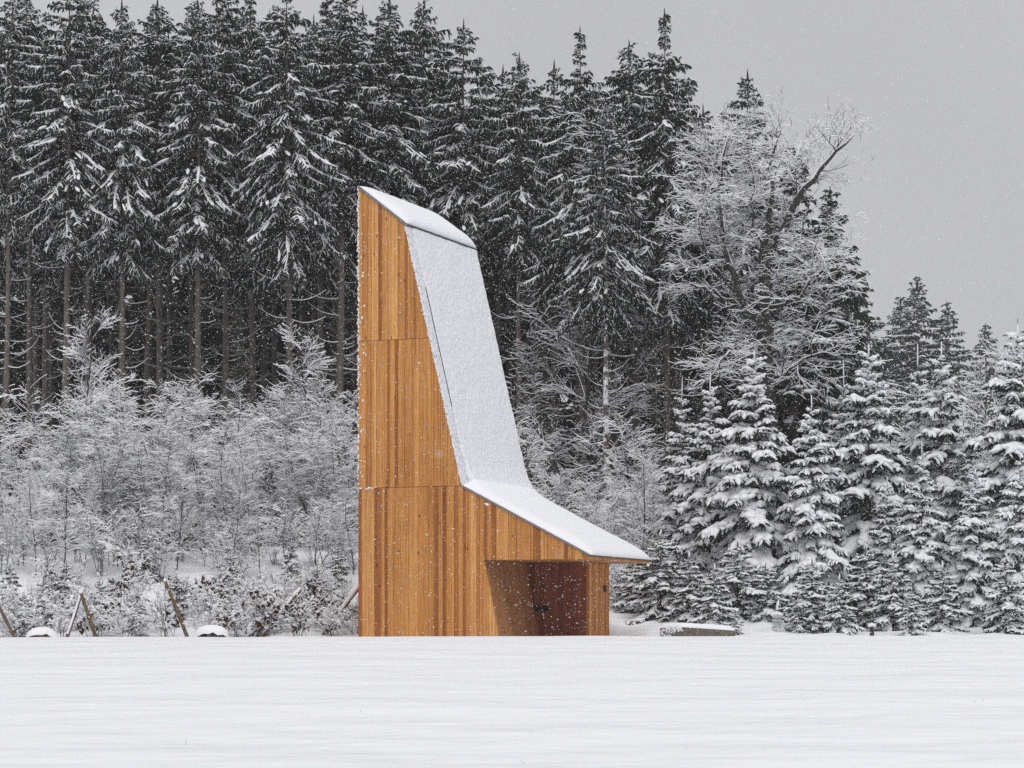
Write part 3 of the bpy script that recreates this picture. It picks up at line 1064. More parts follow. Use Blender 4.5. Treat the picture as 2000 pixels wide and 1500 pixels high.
ASC = dict(steps=(14, 6, 4, 2), wig=(0.04, 0.06, 0.12, 0.15), trop=(0.02, 0.07, 0.03, 0.02), skip=(2, 1, 0, 0), kids=(2.2, 1.3, 0.9), ang=(0.75, 0.6, 0.7),
           flatk=(1, 0.8, 0.6), taper=(0.75, 0.5, 0.3), len=(7, 2.3, 0.85, 0.38), rr=(0.42, 0.6, 0.7))
LAY = dict(steps=(14, 6, 4, 2), wig=(0.05, 0.09, 0.15, 0.2), trop=(0.02, -0.01, -0.03, -0.04), skip=(2, 1, 0, 0), kids=(2.4, 1.5, 1.0), ang=(1.15, 0.75, 0.8),
           flatk=(0.6, 0.35, 0.3), taper=(0.7, 0.4, 0.3), len=(7, 1.9, 0.75, 0.36), rr=(0.4, 0.6, 0.7))
BUSH = dict(steps=(8, 5, 4, 2), wig=(0.10, 0.14, 0.18, 0.22), trop=(0.0, 0.0, -0.01, -0.02), skip=(0, 0, 0, 0), kids=(1.7, 1.3, 0.8), ang=(0.75, 0.8, 0.8),
            flatk=(0.7, 0.5, 0.4), taper=(0.55, 0.4, 0.3), len=(6, 1.5, 0.7, 0.34), rr=(0.5, 0.6, 0.7))
SAPS = [sapling(101, ASC, 7, 0.05), sapling(102, BUSH, 6.6, 0.03, 0.22, 0.014, 5), sapling(103, BUSH, 6.6, 0.03, 0.28, 0.014, 6), sapling(104, ASC, 6.5, 0.04, 0.12), sapling(105, BUSH, 6.8, 0.03, 0.2, 0.014, 5), sapling(106, LAY, 7, 0.045, 0.08)]
BP_ = ("branches", "snow")


def place_sap(px, py, Y, var, H0, name, label, cat, group):
    x = pos(px, Y); zt = CAMZ + (HOR - py) / F * Y
    b = gz(x, Y) - 0.05
    s = (zt - b) / H0
    return place(name, var, BP_, x, Y, s, rt.uniform(0, 6.28), label, cat, group, 0.05)


back_s = [(20, 820), (60, 790), (100, 750), (152, 650), (205, 735), (238, 700), (285, 735), (330, 720), (378, 730), (425, 752), (465, 740), (512, 755),
          (548, 745), (585, 730), (612, 685), (645, 712), (680, 722), (720, 750)]
for k, (px, py) in enumerate(back_s):
    place_sap(px, py, rt.uniform(93, 96.5), SAPS[0] if px in (152, 612) else SAPS[(1, 2, 4, 1, 5, 2, 4, 3)[k % 8]], 7.0, "bare_sapling",
              "tall snow-covered bare sapling at the back of the left thicket, %s from the left" % ORD[k], "sapling", "saplings of the left thicket")
mid_s = [(10, 890), (48, 930), (95, 900), (140, 850), (190, 800), (235, 860), (280, 800), (322, 840), (360, 795), (405, 830), (450, 800), (495, 850), (535, 805), (580, 820), (625, 790), (665, 815), (705, 850)]
for k, (px, py) in enumerate(mid_s):
    place_sap(px, py, rt.uniform(90.0, 92.8), SAPS[(1, 4, 2, 2, 4, 1, 5)[k % 7]], 7.0, "bare_sapling",
              "mid-height snow-covered bare sapling in the middle of the left thicket, %s from the left" % ORD[k], "sapling", "saplings of the left thicket")
low_s = [(12, 960), (70, 940), (120, 890), (165, 975), (240, 985), (300, 950), (345, 905), (400, 990), (455, 960), (512, 990), (565, 1005), (610, 960), (690, 950)]
for k, (px, py) in enumerate(low_s):
    place_sap(px, py, rt.uniform(85.5, 88.5), SAPS[(3, 0, 5, 0, 3, 5, 0)[k % 7]], 6.8, "bare_sapling",
              "short snow-covered bare sapling at the front of the left thicket, %s from the left" % ORD[k], "sapling", "saplings of the left thicket")
right_s = [(1045, 870, 88, 0), (1075, 900, 90, 3), (1105, 930, 87, 1), (1135, 905, 91, 2), (1165, 960, 87, 0), (1195, 900, 90, 1), (1225, 940, 88, 2), (1258, 850, 90, 0), (1285, 905, 92, 3), (1120, 780, 95, 2), (1240, 900, 93, 1)]
for k, (px, py, Y, v) in enumerate(sorted(right_s)):
    place_sap(px, py, Y, SAPS[v], 7.0, "bare_sapling", "snow-covered bare sapling behind the chapel's low roof, %s from the left" % ORD[k], "sapling", "saplings right of the chapel")

TALLB = dict(steps=(18, 7, 5, 3), wig=(0.05, 0.10, 0.16, 0.2), trop=(0.03, 0.02, 0.0, 0.0), skip=(4, 1, 0, 0), kids=(1.5, 1.3, 1.1), ang=(0.9, 0.75, 0.8),
             flatk=(0.8, 0.5, 0.4), taper=(0.6, 0.4, 0.3), len=(17, 3.0, 1.2, 0.55), rr=(0.35, 0.6, 0.7))
TB = [sapling(131, TALLB, 17, 0.10, 0.04, 0.008), sapling(132, TALLB, 17, 0.10, 0.08, 0.008)]
for px, py, Y, v, lab in [(1090, 235, 95.5, 0, "tall thin bare broadleaf tree before the spruces, right of the roof's top"),
                          (1035, 330, 97, 1, "slender bare broadleaf tree close behind the steep roof"),
                          (1150, 480, 95, 1, "thin bare broadleaf tree left of the snow-patched trunk")]:
    place_sap(px, py, Y, TB[v], 17, "broadleaf_tree", lab, "tree", "bare broadleaf trees")

# spruce whose lower trunk is plastered with snow
tm = TALL[1][0].copy(); tm.materials.clear(); tm.materials.append(M['barksnow'])
spruce_tip(1183, 190, 93.5, (tm, TALL[1][1], TALL[1][2]), 24, "spruce with snow plastered along its bare lower trunk, behind the low roof", "skyline spruces right of the tower")

# ------------------------------------------------------------------ the big bare oak
oak_Y = 91.0
ro = np.random.default_rng(77)


def oakline(pts, r0, r1, depth):
    out = []
    for k, (px, py) in enumerate(pts):
        q = pos(px, oak_Y, py); q[1] += depth * k / (len(pts) - 1)
        out.append(q)
    out = np.array(out)
    t = np.linspace(0, 1, len(out)); tt = np.linspace(0, 1, len(out) * 3 - 2)
    o = np.column_stack([np.interp(tt, t, out[:, c]) for c in range(3)])
    o[1:-1] += ro.normal(0, 0.07, o[1:-1].shape)
    return o, np.linspace(r0, r1, len(o))


limbs = [
    ([(1506, 1120), (1506, 900), (1502, 760), (1498, 640), (1490, 530)], 0.34, 0.22, 0.0),
    ([(1490, 530), (1530, 445), (1560, 385), (1602, 335), (1648, 292)], 0.18, 0.025, -2.6),
    ([(1498, 640), (1440, 575), (1408, 490), (1398, 390), (1412, 290)], 0.16, 0.025, -2.4),
    ([(1490, 530), (1506, 420), (1503, 340), (1520, 262)], 0.13, 0.02, -1.0),
    ([(1432, 602), (1410, 585), (1385, 573), (1345, 562)], 0.07, 0.035, -1.0),
    ([(1408, 490), (1372, 450), (1420, 425), (1465, 408)], 0.06, 0.02, -2.0),
    ([(1530, 445), (1565, 470), (1590, 500), (1610, 560)], 0.06, 0.015, -2.0),
    ([(1560, 385), (1552, 320), (1575, 262)], 0.06, 0.012, 1.0),
    ([(1500, 700), (1450, 690), (1410, 700), (1385, 740)], 0.06, 0.012, -2.0),
    ([(1502, 760), (1540, 720), (1575, 700), (1590, 640)], 0.06, 0.012, -1.5),
    ([(1495, 600), (1540, 590), (1570, 560), (1585, 480)], 0.07, 0.012, -2.5),
    ([(1398, 390), (1378, 350), (1400, 320), (1440, 300)], 0.04, 0.012, -1.5),
    ([(1440, 575), (1385, 520), (1362, 470), (1368, 400)], 0.05, 0.012, -2.4),
    ([(1490, 530), (1470, 450), (1462, 380), (1450, 320)], 0.06, 0.012, -2.5),
]
OAKP = dict(steps=(5, 5, 4, 3), wig=(0.14, 0.16, 0.2, 0.22), trop=(0.03, 0.0, -0.01, 0.0), skip=(0, 0, 0, 0), kids=(0.8, 0.85, 0.5), ang=(0.7, 0.75, 0.8),
            flatk=(0.6, 0.5, 0.45), taper=(0.3, 0.3, 0.3), len=(1.9, 0.95, 0.55, 0.32), rr=(0.55, 0.65, 0.75))
oak = empty("oak_tree", (pos(1506, oak_Y), oak_Y, gz(pos(1506, oak_Y), oak_Y) - 0.1))
oo = np.array(oak.location)
tr_, tw_, sn_ = MB(), MB(), MB()
segs = []
thick = []
for li, (pts, r0, r1, dp) in enumerate(limbs):
    L_, R_ = oakline(pts, r0, r1, dp)
    L_ = L_ - oo
    if li == 0: L_[0][2] = 0.0
    tube(tr_, L_, R_, 8, 0, False)
    thick.append((L_, R_))
    if li in (0,):
        ks = range(7, len(L_))
    else:
        ks = range(1, len(L_))
    for k in ks:
        dL = L_[k] - L_[k - 1]; dL /= np.linalg.norm(dL)
        nk = (1 if ro.random() < 0.6 else 2) if li != 4 else int(ro.random() < 0.3)
        for _ in range(nk):
            sd = nrm(ro.normal(0, 1, 3) * np.array([1, 1, 0.8]) + np.array([0, 0.45, 0])); d_ = nrm(dL * 0.5 + sd * 0.8 + UPV * 0.15)
            grow(segs, ro, L_[k], d_, 1.15 * ro.uniform(0.6, 1.2) * (1 if k < len(L_) - 2 else 0.7), min(0.03, R_[k] * .6), 0, OAKP)
prisms(tw_, sn_, segs, 0.009)
for L_, R_ in thick[1:]:
    fingers(sn_, L_[None] + UPV * (R_ * 0.8)[None, :, None], np.array([R_[len(R_) // 2] * 1.6 + 0.03]), ro, 6, 0.1, 0.6, (1, 1, .9, .6), lump=0.2)
tr_.build("trunk", M['oak'], oak); tw_.build("branches", M['twig'], oak, False); sn_.build("snow", M['snow'], oak, False)
tag(oak, "large forked bare oak with snow-lined twigs at the forest's right end", "oak")

# ------------------------------------------------------------------ young fir plantation at right
young = [
    # px, tip py, Y, variant, label
    (1332, 748, 89.5, 2, "leftmost slim young fir of the plantation with a tall leader"),
    (1386, 733, 88, 0, "young fir left of the tallest-looking front fir, close beside the oak"),
    (1473, 668, 86, 1, "large pointed young fir standing in front of the oak trunk"),
    (1588, 772, 84.5, 3, "broad young fir with a double leader, right of the one before the oak"),
    (1650, 720, 90, 2, "thin young fir with a bare leader behind the broad double one"),
    (1697, 655, 88, 1, "tall full young fir near the middle of the plantation"),
    (1790, 690, 90.5, 2, "slim young fir left of a fuller one below the distant spruces"),
    (1836, 668, 89, 3, "tall young fir directly below the distant spruce tips"),
    (1800, 868, 84, 0, "mid-sized young fir in front of the slim and tall pair"),
    (1880, 800, 88, 2, "slender young fir between the tall one and the right-edge fir"),
    (1988, 615, 86, 1, "largest young fir cut by the right edge of the picture"),
    (1905, 905, 82.5, 1, "front-row young fir with a wide skirt near the right edge"),
    (1990, 880, 82, 3, "front-row young fir in the bottom right corner of the plantation"),
    (1430, 860, 90, 3, "young fir filling the gap behind the two leftmost large firs"),
    (1735, 930, 86, 3, "shorter young fir right of centre in the plantation"),
    (2040, 760, 86, 0, "young fir mostly cut off by the right edge behind the largest one"),
]
for px, py, Y, v, lab in young:
    x = pos(px, Y); zt = CAMZ + (HOR - py) / F * Y; b = gz(x, Y) - 0.1
    s = (zt - b) / 9.1
    w = rt.uniform(0.92, 1.12) if s > 0.8 else 1.1
    place("young_fir", YOUNG[v], CP, x, Y, (s * w, s * w, s), rt.uniform(0, 6.28), lab, "fir", "young firs of the plantation", 0.1)
small = [
    (1290, 1035, 81.5, 0, 1.5, "small bushy fir right of the chapel eave"),
    (1345, 1075, 81, 1, 1.2, "small fir second right of the chapel eave"),
    (1440, 1050, 82, 0, 1.5, "small bushy fir below the fir before the oak"),
    (1395, 1100, 80, 1, 1.1, "low snow-buried fir behind the concrete block"),
    (1495, 1090, 81.5, 1, 1.3, "low fir left of the seedling guard"),
    (1585, 1085, 80, 0, 1.35, "low wide fir in front of the broad double fir"),
    (1640, 1120, 79, 1, 1.2, "low snowy fir left of the dark marker post"),
    (1690, 1060, 82, 0, 1.3, "small fir behind the dark marker post"),
    (1745, 1075, 80, 1, 1.2, "small pointed fir right of the dark marker post"),
    (1780, 1145, 78, 0, 1.1, "tiny fir low in the front of the plantation"),
    (1840, 1095, 80, 1, 1.2, "small fir left of the wide-skirted front fir"),
    (1965, 1080, 79, 0, 1.3, "small fir at the foot of the right-edge fir"),
    (1437, 1185, 78, 1, 1.0, "tiny fir seedling right behind the concrete block"),
    (1560, 1160, 79.5, 0, 1.1, "tiny fir right of the seedling guard"),
    (1235, 1080, 83, 1, 1.2, "small fir under the tip of the chapel eave"),
]
for px, py, Y, v, w, lab in small:
    x = pos(px, Y); zt = CAMZ + (HOR - py) / F * Y; b = gz(x, Y) - 0.06
    s = max((zt - b) / 2.9, 0.22)
    place("small_fir", BABY[v], CP, x, Y, (s * w, s * w, s), rt.uniform(0, 6.28), lab, "fir", "small firs before the plantation", 0.06)

# bare saplings between the firs
for k, (px, py, Y, v) in enumerate(sorted([(1258, 905, 86, 0), (1560, 900, 88, 3), (1625, 860, 89, 0), (1665, 800, 92, 3), (1770, 870, 90, 0), (1860, 850, 92, 3), (1950, 700, 94, 4), (1900, 740, 95, 0), (1760, 740, 96, 5)])):
    place_sap(px, py, Y, SAPS[v], 7.0, "bare_sapling", "bare snowy sapling sticking up among the young firs, %s from the left" % ORD[k], "sapling", "saplings among the firs")


# ------------------------------------------------------------------ undergrowth on the left bank
def leafy(seed):
    rng = np.random.default_rng(seed)
    w, s, lf = MB(), MB(), MB()
    segs, LP, SP, SW = [], [], [], []
    for q in range(3):
        p = np.array([rng.normal(0, .15), rng.normal(0, .15), 0]); d = nrm(np.array([rng.normal(0, .18), rng.normal(0, .18), 1.0]))
        H = rng.uniform(0.9, 1.6); r = 0.012
        for k in range(8):
            d = nrm(d + rng.normal(0, 0.10, 3)); p2 = p + d * H / 8
            segs.append((p, p2, r, r * .9)); p = p2; r *= .9
            if k > 1:
                for _ in range(2):
                    b = nrm(np.array([rng.normal(0, 1), rng.normal(0, 1), 0.35])); q2 = p + b * rng.uniform(0.15, 0.38)
                    segs.append((p, q2, 0.006, 0.004))
                    for _ in range(3):
                        o = p + (q2 - p) * rng.uniform(0.5, 1.05) + rng.normal(0, .03, 3)
                        dd = nrm(np.array([rng.normal(0, .7), rng.normal(0, .7), -1.0])) * rng.uniform(0.13, 0.24)
                        LP.append([o, o + dd * .5, o + dd])
                        if rng.random() < 0.5:
                            SP.append([o - b * .05, o + np.array([0, 0, .015]), o + b * .06]); SW.append(rng.uniform(0.06, 0.12))
    prisms(w, s, segs, 0.012)
    LP = np.array(LP)
    ribbons(lf, LP, rng.uniform(0.07, 0.12, len(LP)), rng.uniform(0, 3.1, len(LP)), prof=(0.2, 1, 0.15))
    fingers(s, np.array(SP), np.array(SW), rng, 5, 0.35, 0.6, (0.6, 1, 0.6))
    return w.mesh("stem", M['twig'], False), lf.mesh("leaves", M['leaf'], False), s.mesh("snow", M['snow'])


LOWP = dict(steps=(6, 4, 2), wig=(0.12, 0.16, 0.2), trop=(0.03, 0.03, 0.0), skip=(1, 0, 0), kids=(1.6, 1.1), ang=(0.7, 0.8),
            flatk=(0.8, 0.6), taper=(0.4, 0.3), len=(1.4, 0.55, 0.24), rr=(0.6, 0.7))


def low_shrub(seed, nl=40):
    rng = np.random.default_rng(seed)
    w, s = MB(), MB()
    segs = []
    for q in range(6):
        d = nrm(np.array([rng.normal(0, .35), rng.normal(0, .35), 1.0]))
        grow(segs, rng, np.array([rng.normal(0, .12), rng.normal(0, .12), 0]), d, rng.uniform(0.8, 1.5), 0.011, 0, LOWP)
    prisms(w, s, segs, 0.013)
    pick = [segs[k] for k in rng.choice(len(segs), nl, replace=False)]
    SP = np.array([[a_, (a_ + b_) / 2, b_] for a_, b_, _, _ in pick])
    fingers(s, SP, rng.uniform(0.07, 0.15, len(SP)) * (1 if nl > 20 else 0.4), rng, 5, 0.3, 0.6, (0.6, 1, 0.6), lump=0.35)
    return w.mesh("branches", M['twig'], False), s.mesh("snow", M['snow'])


LEAFY = [leafy(201 + k) for k in range(3)]
LOW = [low_shrub(211 + k) for k in range(3)]
LOWB = [low_shrub(221 + k, 12) for k in range(3)]
ru = random.Random(5)
leafpos = [(118, 1100, 83), (160, 1130, 80.5), (205, 1150, 79), (235, 1105, 82.5), (262, 1140, 80), (190, 1195, 78), (345, 1075, 84.5), (372, 1120, 82), (405, 1105, 83), (440, 1130, 80.5),
           (470, 1100, 82.5), (455, 1170, 78.5), (540, 1100, 82.5), (555, 1140, 80), (532, 1180, 78), (605, 1140, 80), (625, 1110, 82), (640, 1165, 79), (688, 1120, 80.5), (590, 1190, 77.5), (425, 1195, 77.5), (250, 1060, 86), (330, 1180, 78.5)]
leafpos.sort()
for k, (px, py, Y) in enumerate(leafpos):
    x = pos(px, Y)
    place("leafy_sapling", LEAFY[k % 3], ("stem", "leaves", "snow"), x, Y, ru.uniform(0.65, 1.05), ru.uniform(0, 6.28),
          "small sapling with dry brown leaves on the left bank, %s from the left" % ORD[k], "sapling", "brown-leaved saplings on the bank", 0.03)
lowpos = []
for r_, (Y, n_) in enumerate(((77.8, 11), (80, 12), (82.8, 13), (87.6, 17))):
    for k in range(n_):
        lowpos.append((r_, -15 + (k + 0.5 * (r_ % 2)) * 735 / n_ + ru.uniform(-18, 18), Y + ru.uniform(-0.9, 0.9) * (1 if r_ < 3 else 1.8)))
rown = ["front", "second", "third", "rear"]
cnt = [0] * 4
for r_, px, Y in sorted(lowpos):
    x = pos(px, Y)
    place("low_shrub", (LOW if r_ < 3 else LOWB)[ru.randrange(3)], BP_, x, Y, ru.uniform(0.7, 1.25) if r_ < 3 else ru.uniform(1.0, 1.6), ru.uniform(0, 6.28),
          "snowy twig shrub in the %s row on the left bank, %s from the left" % (rown[r_], ORD[cnt[r_]]), "shrub", "twig shrubs on the left bank", 0.03)
    cnt[r_] += 1
for k, (px, Y, s, lab) in enumerate([(85, 80.5, 0.7, "small dark spruce seedling near the bank's left end"), (48, 78.5, 0.55, "little spruce seedling beside the leftmost stake"),
                                     (270, 78.3, 0.6, "little spruce seedling right of the crossed stakes"), (195, 81.5, 0.6, "spruce seedling above the crossed stakes"),
                                     (660, 86, 0.6, "spruce seedling high on the bank beside the chapel"), (290, 86.5, 0.7, "spruce seedling at the top of the left bank"),
                                     (570, 86, 0.6, "spruce seedling on the open snow at the bank's top"), (20, 82, 0.75, "dark spruce seedling high at the left edge"), (130, 83.5, 0.6, "spruce seedling mid-bank left of the crossed stakes"), (345, 82, 0.6, "spruce seedling mid-bank above the single leaning stake"), (450, 84, 0.65, "spruce seedling mid-bank above the boulder"), (510, 79, 0.5, "low spruce seedling left of the leaning logs"), (620, 83, 0.6, "spruce seedling above the leaning logs")]):
    x = pos(px, Y)
    place("spruce_seedling", BABY[k % 2], CP, x, Y, (s * 0.9, s * 0.9, s), ru.uniform(0, 6.28), lab, "spruce", "spruce seedlings on the left bank", 0.04)
for k, (px, Y) in enumerate(sorted([(1215, 83), (1240, 85.5), (1265, 83.5), (1200, 86), (1225, 88), (1190, 84.5)])):
    x = pos(px, Y)
    place("low_shrub", LOW[k % 3], BP_, x, Y, ru.uniform(0.9, 1.3), ru.uniform(0, 6.28),
          "snowy twig shrub beneath the chapel eave tip, %s from the left" % ORD[k], "shrub", "twig shrubs under the eave", 0.03)


# ------------------------------------------------------------------ stakes, logs, stumps, block, guard
def stake(px0, py0, px1, py1, Y, r, label, snowy=0.8, name="wooden_stake"):
    p1 = pos(px1, Y, py1); p0 = pos(px0, Y + 0.25, py0)
    g = gz(p1[0], Y)
    d = nrm(p0 - p1)
    p1 = p1 - d * max(0.0, (p1[2] - g + 0.25) / max(d[2], .2))
    o = empty(name, tuple(p1))
    a_, b_ = np.zeros(3), p0 - p1
    m = MB(); q = np.linspace(0, 1, 6)[:, None]
    side = np.array([ru.uniform(-.02, .02), 0, 0.02])
    pts = a_ + (b_ - a_) * q + np.sin(q * 3.14) * side
    tube(m, pts, np.linspace(r * 1.08, r * 0.9, 6), 10)
    m.build("pole", M['stake'], o)
    s = MB()
    K = pts[1:]
    off = np.array([-0.3 if d[0] < 0 else 0.0, -0.25, 0.5]) * r
    fingers(s, (K + off)[None], np.array([r * 1.8 * snowy]), RNG, 8, 0.12, 0.8, (0.8, 1, 1, 0.9), lump=0.2)
    fingers(s, np.array([[b_ - d * .06, b_, b_ + d * .03]]), np.array([r * 2.2]), RNG, 8, 0.2, 0.8, (0.9, 1, 0.7))
    s.build("snow", M['snow'], o)
    tag(o, label, "log" if name == "leaning_log" else "stake", "wooden stakes on the left bank")


stake(-6, 1178, 20, 1230, 76.5, 0.055, "brown wooden stake leaning at the left edge of the picture", 0.5)
stake(160, 1155, 130, 1246, 76.5, 0.06, "snow-covered stake forming the left leg of the crossed pair", 1.05)
stake(158, 1158, 188, 1248, 76.2, 0.06, "bare brown stake forming the right leg of the crossed pair", 0.45)
stake(322, 1134, 361, 1234, 77, 0.06, "single brown stake leaning left, between the two snow mounds", 0.4)
stake(586, 1152, 526, 1226, 78, 0.075, "snow-topped log leaning right, left of the one touching the chapel", 1.05, "leaning_log")
stake(706, 1140, 650, 1218, 79.5, 0.085, "snow-topped log leaning right beside the chapel corner", 1.05, "leaning_log")
stake(322, 1140, 322, 1240, 77.6, 0.025, "thin upright stick beside the single leaning stake", 0.9)


def mound(px, py, Y, w, h, label, cat, mat, name):
    x = pos(px, Y); g = gz(x, Y)
    o = empty(name, (x, Y, g - 0.05))
    b = MB()
    an = np.linspace(0, 6.283, 15)[:-1]
    rr = 1 + np.array([0.22 * math.sin(3 * t + px) + ru.uniform(-.12, .12) for t in an])
    rings = []
    for zf, rf_ in ((0, 1.1), (0.35, 0.98), (0.7, 0.9), (0.95, 0.7), (1.0, 0.0)):
        rings.append(np.column_stack([np.cos(an) * rr * w * .36 * rf_ + [ru.uniform(-.03, .03) for _ in an], np.sin(an) * rr * w * 0.3 * rf_, np.full(14, h * 0.75 * zf)]))
    V = np.concatenate(rings); k = np.arange(14)
    for q in range(4):
        b.add(V, np.stack([q * 14 + k, q * 14 + (k + 1) % 14, (q + 1) * 14 + (k + 1) % 14, (q + 1) * 14 + k], -1))
    b.build("body", M[mat], o, False)
    s = MB()
    n1, n2 = 9, 22
    V = []
    for q in range(n1):
        ph = q / (n1 - 1) * 1.62
        for k in range(n2):
            t = k / n2 * 6.283
            front = max(0, -math.sin(t))
            rad = math.sin(ph) ** 0.8 * (1 + 0.10 * noise.noise(Vector((math.cos(t) * 2, math.sin(t) * 2, q * .3 + px))))
            lift = 0.42 * front ** 1.5 * (q / (n1 - 1)) ** 2 * (0.8 + 0.5 * noise.noise(Vector((t * 3, 1, px))))
            V.append((math.cos(t) * w * .5 * rad, math.sin(t) * w * .42 * rad * (1 - 0.15 * front), h * (0.08 + 0.92 * math.cos(ph * .95) + lift)))
    V = np.array(V); g_ = np.arange(n1 * n2).reshape(n1, n2); r2 = np.roll(g_, -1, 1)
    s.add(V, np.stack([g_[:-1], g_[1:], r2[1:], r2[:-1]], -1).reshape(-1, 4))
    s.build("snow", M['roofsnow'], o)
    tag(o, label, cat)


mound(82, 1235, 74.2, 0.95, 0.42, "low tree stump under a snow cap, left of the crossed stakes", "stump", 'stake', "tree_stump")
mound(414, 1235, 74.2, 1.05, 0.48, "dark boulder under a rounded snow cap on the field's edge", "boulder", 'rock', "boulder")

# concrete block
bx = pos(1333, 73.2, 1225)
blk = empty("concrete_block", (bx[0], bx[1], gz(bx[0], bx[1]) - 0.2))
hz_ = bx[2] - (gz(bx[0], bx[1]) - 0.2)
ra, rb2 = pos(1436, 74.4, 1232), pos(1289, 74.0, 1228)
base = np.array(blk.location)
c0 = np.array([0, 0, 0]); c1 = np.array([ra[0] - bx[0], ra[1] - bx[1], 0]); c3 = np.array([rb2[0] - bx[0], rb2[1] - bx[1], 0]); c2 = c1 + c3
tops = [hz_, ra[2] - base[2], ra[2] - base[2] + 0.02, rb2[2] - base[2] + 0.02]
m = MB()
lo = [c0, c1, c2, c3]; hi = [c + np.array([0, 0, t]) for c, t in zip(lo, tops)]
nse = 10
V, Fq = [], []
for e_i in range(4):
    a0, a1, b0, b1 = lo[e_i], lo[(e_i + 1) % 4], hi[e_i], hi[(e_i + 1) % 4]
    for k in range(nse + 1):
        t = k / nse
        j_ = np.array([0, 0, ru.uniform(-0.006, 0.006)]) if 0 < k < nse else 0
        V += [a0 + (a1 - a0) * t, b0 + (b1 - b0) * t + j_]
    o_ = e_i * 2 * (nse + 1)
    Fq += [[o_ + 2 * k, o_ + 2 * k + 2, o_ + 2 * k + 3, o_ + 2 * k + 1] for k in range(nse)]
m.add(np.array(V), np.array(Fq)); m.add(np.array(hi), np.array([[0, 1, 2, 3]]))
m.build("body", M['concrete'], blk, False)
s = MB(); n1, n2 = 30, 14
V = []
for q in range(n1):
    for k in range(n2):
        u, w = 0.5 - 0.5 * math.cos(math.pi * q / (n1 - 1)), 0.5 - 0.5 * math.cos(math.pi * k / (n2 - 1))
        p = (hi[0] * (1 - u) + hi[1] * u) * (1 - w) + (hi[3] * (1 - u) + hi[2] * u) * w
        e1 = min(u, 1 - u) * 2.0 / 0.16; e2 = min(w, 1 - w) * 0.9 / 0.16
        f_ = (1 - max(0, 1 - e1) ** 2.2) ** .45 * (1 - max(0, 1 - e2) ** 2.2) ** .45
        V.append(p + np.array([0, 0, 0.004 + 0.15 * f_ + 0.02 * noise.noise(Vector((u * 6, w * 4, 1))) * f_]))
g_ = np.arange(n1 * n2).reshape(n1, n2)
s.add(np.array(V), np.stack([g_[:-1, :-1], g_[1:, :-1], g_[1:, 1:], g_[:-1, 1:]], -1).reshape(-1, 4))
s.build("snow", M['roofsnow'], blk)
# snow blown against its left face
fp, fw = [], []
for _ in range(150):
    t, v = RNG.random(), RNG.random() ** 0.6
    p = (lo[0] * (1 - t) + lo[3] * t); ztop = hi[0][2] * (1 - t) + hi[3][2] * t
    if v < 1.05 - t * 1.0: v = 0.75 + 0.25 * RNG.random()
    nn = nrm(np.array([c3[1], -c3[0], 0.0])); nn = nn if nn[1] < 0 else -nn
    q = p + nn * 0.005 + np.array([0, 0, ztop * v])
    fp.append([q, q + np.array([0.02, 0, 0.015]), q + np.array([.03, 0, 0])]); fw.append(RNG.uniform(0.03, 0.07))
s2 = MB(); fingers(s2, np.array(fp), np.array(fw), RNG, 5, 0, 0.8, (0.7, 1, 0.7))
s2.build("stuck_snow", M['snow'], blk)
tag(blk, "low weathered concrete block with a snow cap right of the chapel", "block")

# seedling guard and marker post
gx_, gY = pos(1517, 79.5), 79.5
gd = empty("seedling_guard", (gx_, gY, gz(gx_, gY) - 0.03))
m = MB(); an = np.arange(13) / 12 * 6.283
for k in range(12):
    t0, t1 = an[k], an[k + 1]
    r_ = 0.15
    for zi in range(5):
        z0, z1 = zi * 0.11, zi * 0.11 + 0.085
        m.add([(math.cos(t0) * r_, math.sin(t0) * r_, z0), (math.cos(t1 - .1) * r_, math.sin(t1 - .1) * r_, z0), (math.cos(t1 - .1) * r_, math.sin(t1 - .1) * r_, z1), (math.cos(t0) * r_, math.sin(t0) * r_, z1)], [[0, 1, 2, 3]])
m.build("tube", M['sleeve'], gd, False)
m = MB(); tube(m, [(0.05, 0, 0), (0.04, 0, 0.6), (0.05, 0, 1.15)], [0.014, 0.012, 0.006], 6); m.build("stem", M['twig'], gd)
m = MB(); fingers(m, np.array([[[-.16, 0, .52], [0, 0, .56], [.16, 0, .52]], [[0.0, 0, .72], [.05, 0, .9], [0.05, 0, 1.1]]]), np.array([0.2, 0.15]), RNG, 8, 0.2, 0.8, (0.7, 1, .7))
m.build("snow", M['snow'], gd)
tag(gd, "pale plastic seedling guard with a snow-capped stem before the firs", "tree guard")
mx, mY = pos(1703, 77.0), 77.0
mp_ = empty("marker_post", (mx, mY, gz(mx, mY) - 0.1))
m = MB(); tube(m, [(0, 0, 0), (0, 0, 0.42)], [0.075, 0.07], 10); tube(m, [(-.05, 0, 0.4), (-.055, 0, 0.95)], 0.02, 6); tube(m, [(.045, 0, 0.4), (.05, 0, 0.86)], 0.02, 6)
m.build("post", M['rock'], mp_)
m = MB(); fingers(m, np.array([[[-.07, 0, .44], [0, 0, .47], [.07, 0, .44]]]), np.array([0.2]), RNG, 8, 0.2, 0.7, (0.8, 1, .8)); m.build("snow", M['snow'], mp_)
tag(mp_, "short dark marker post with two thin prongs before the firs", "post")

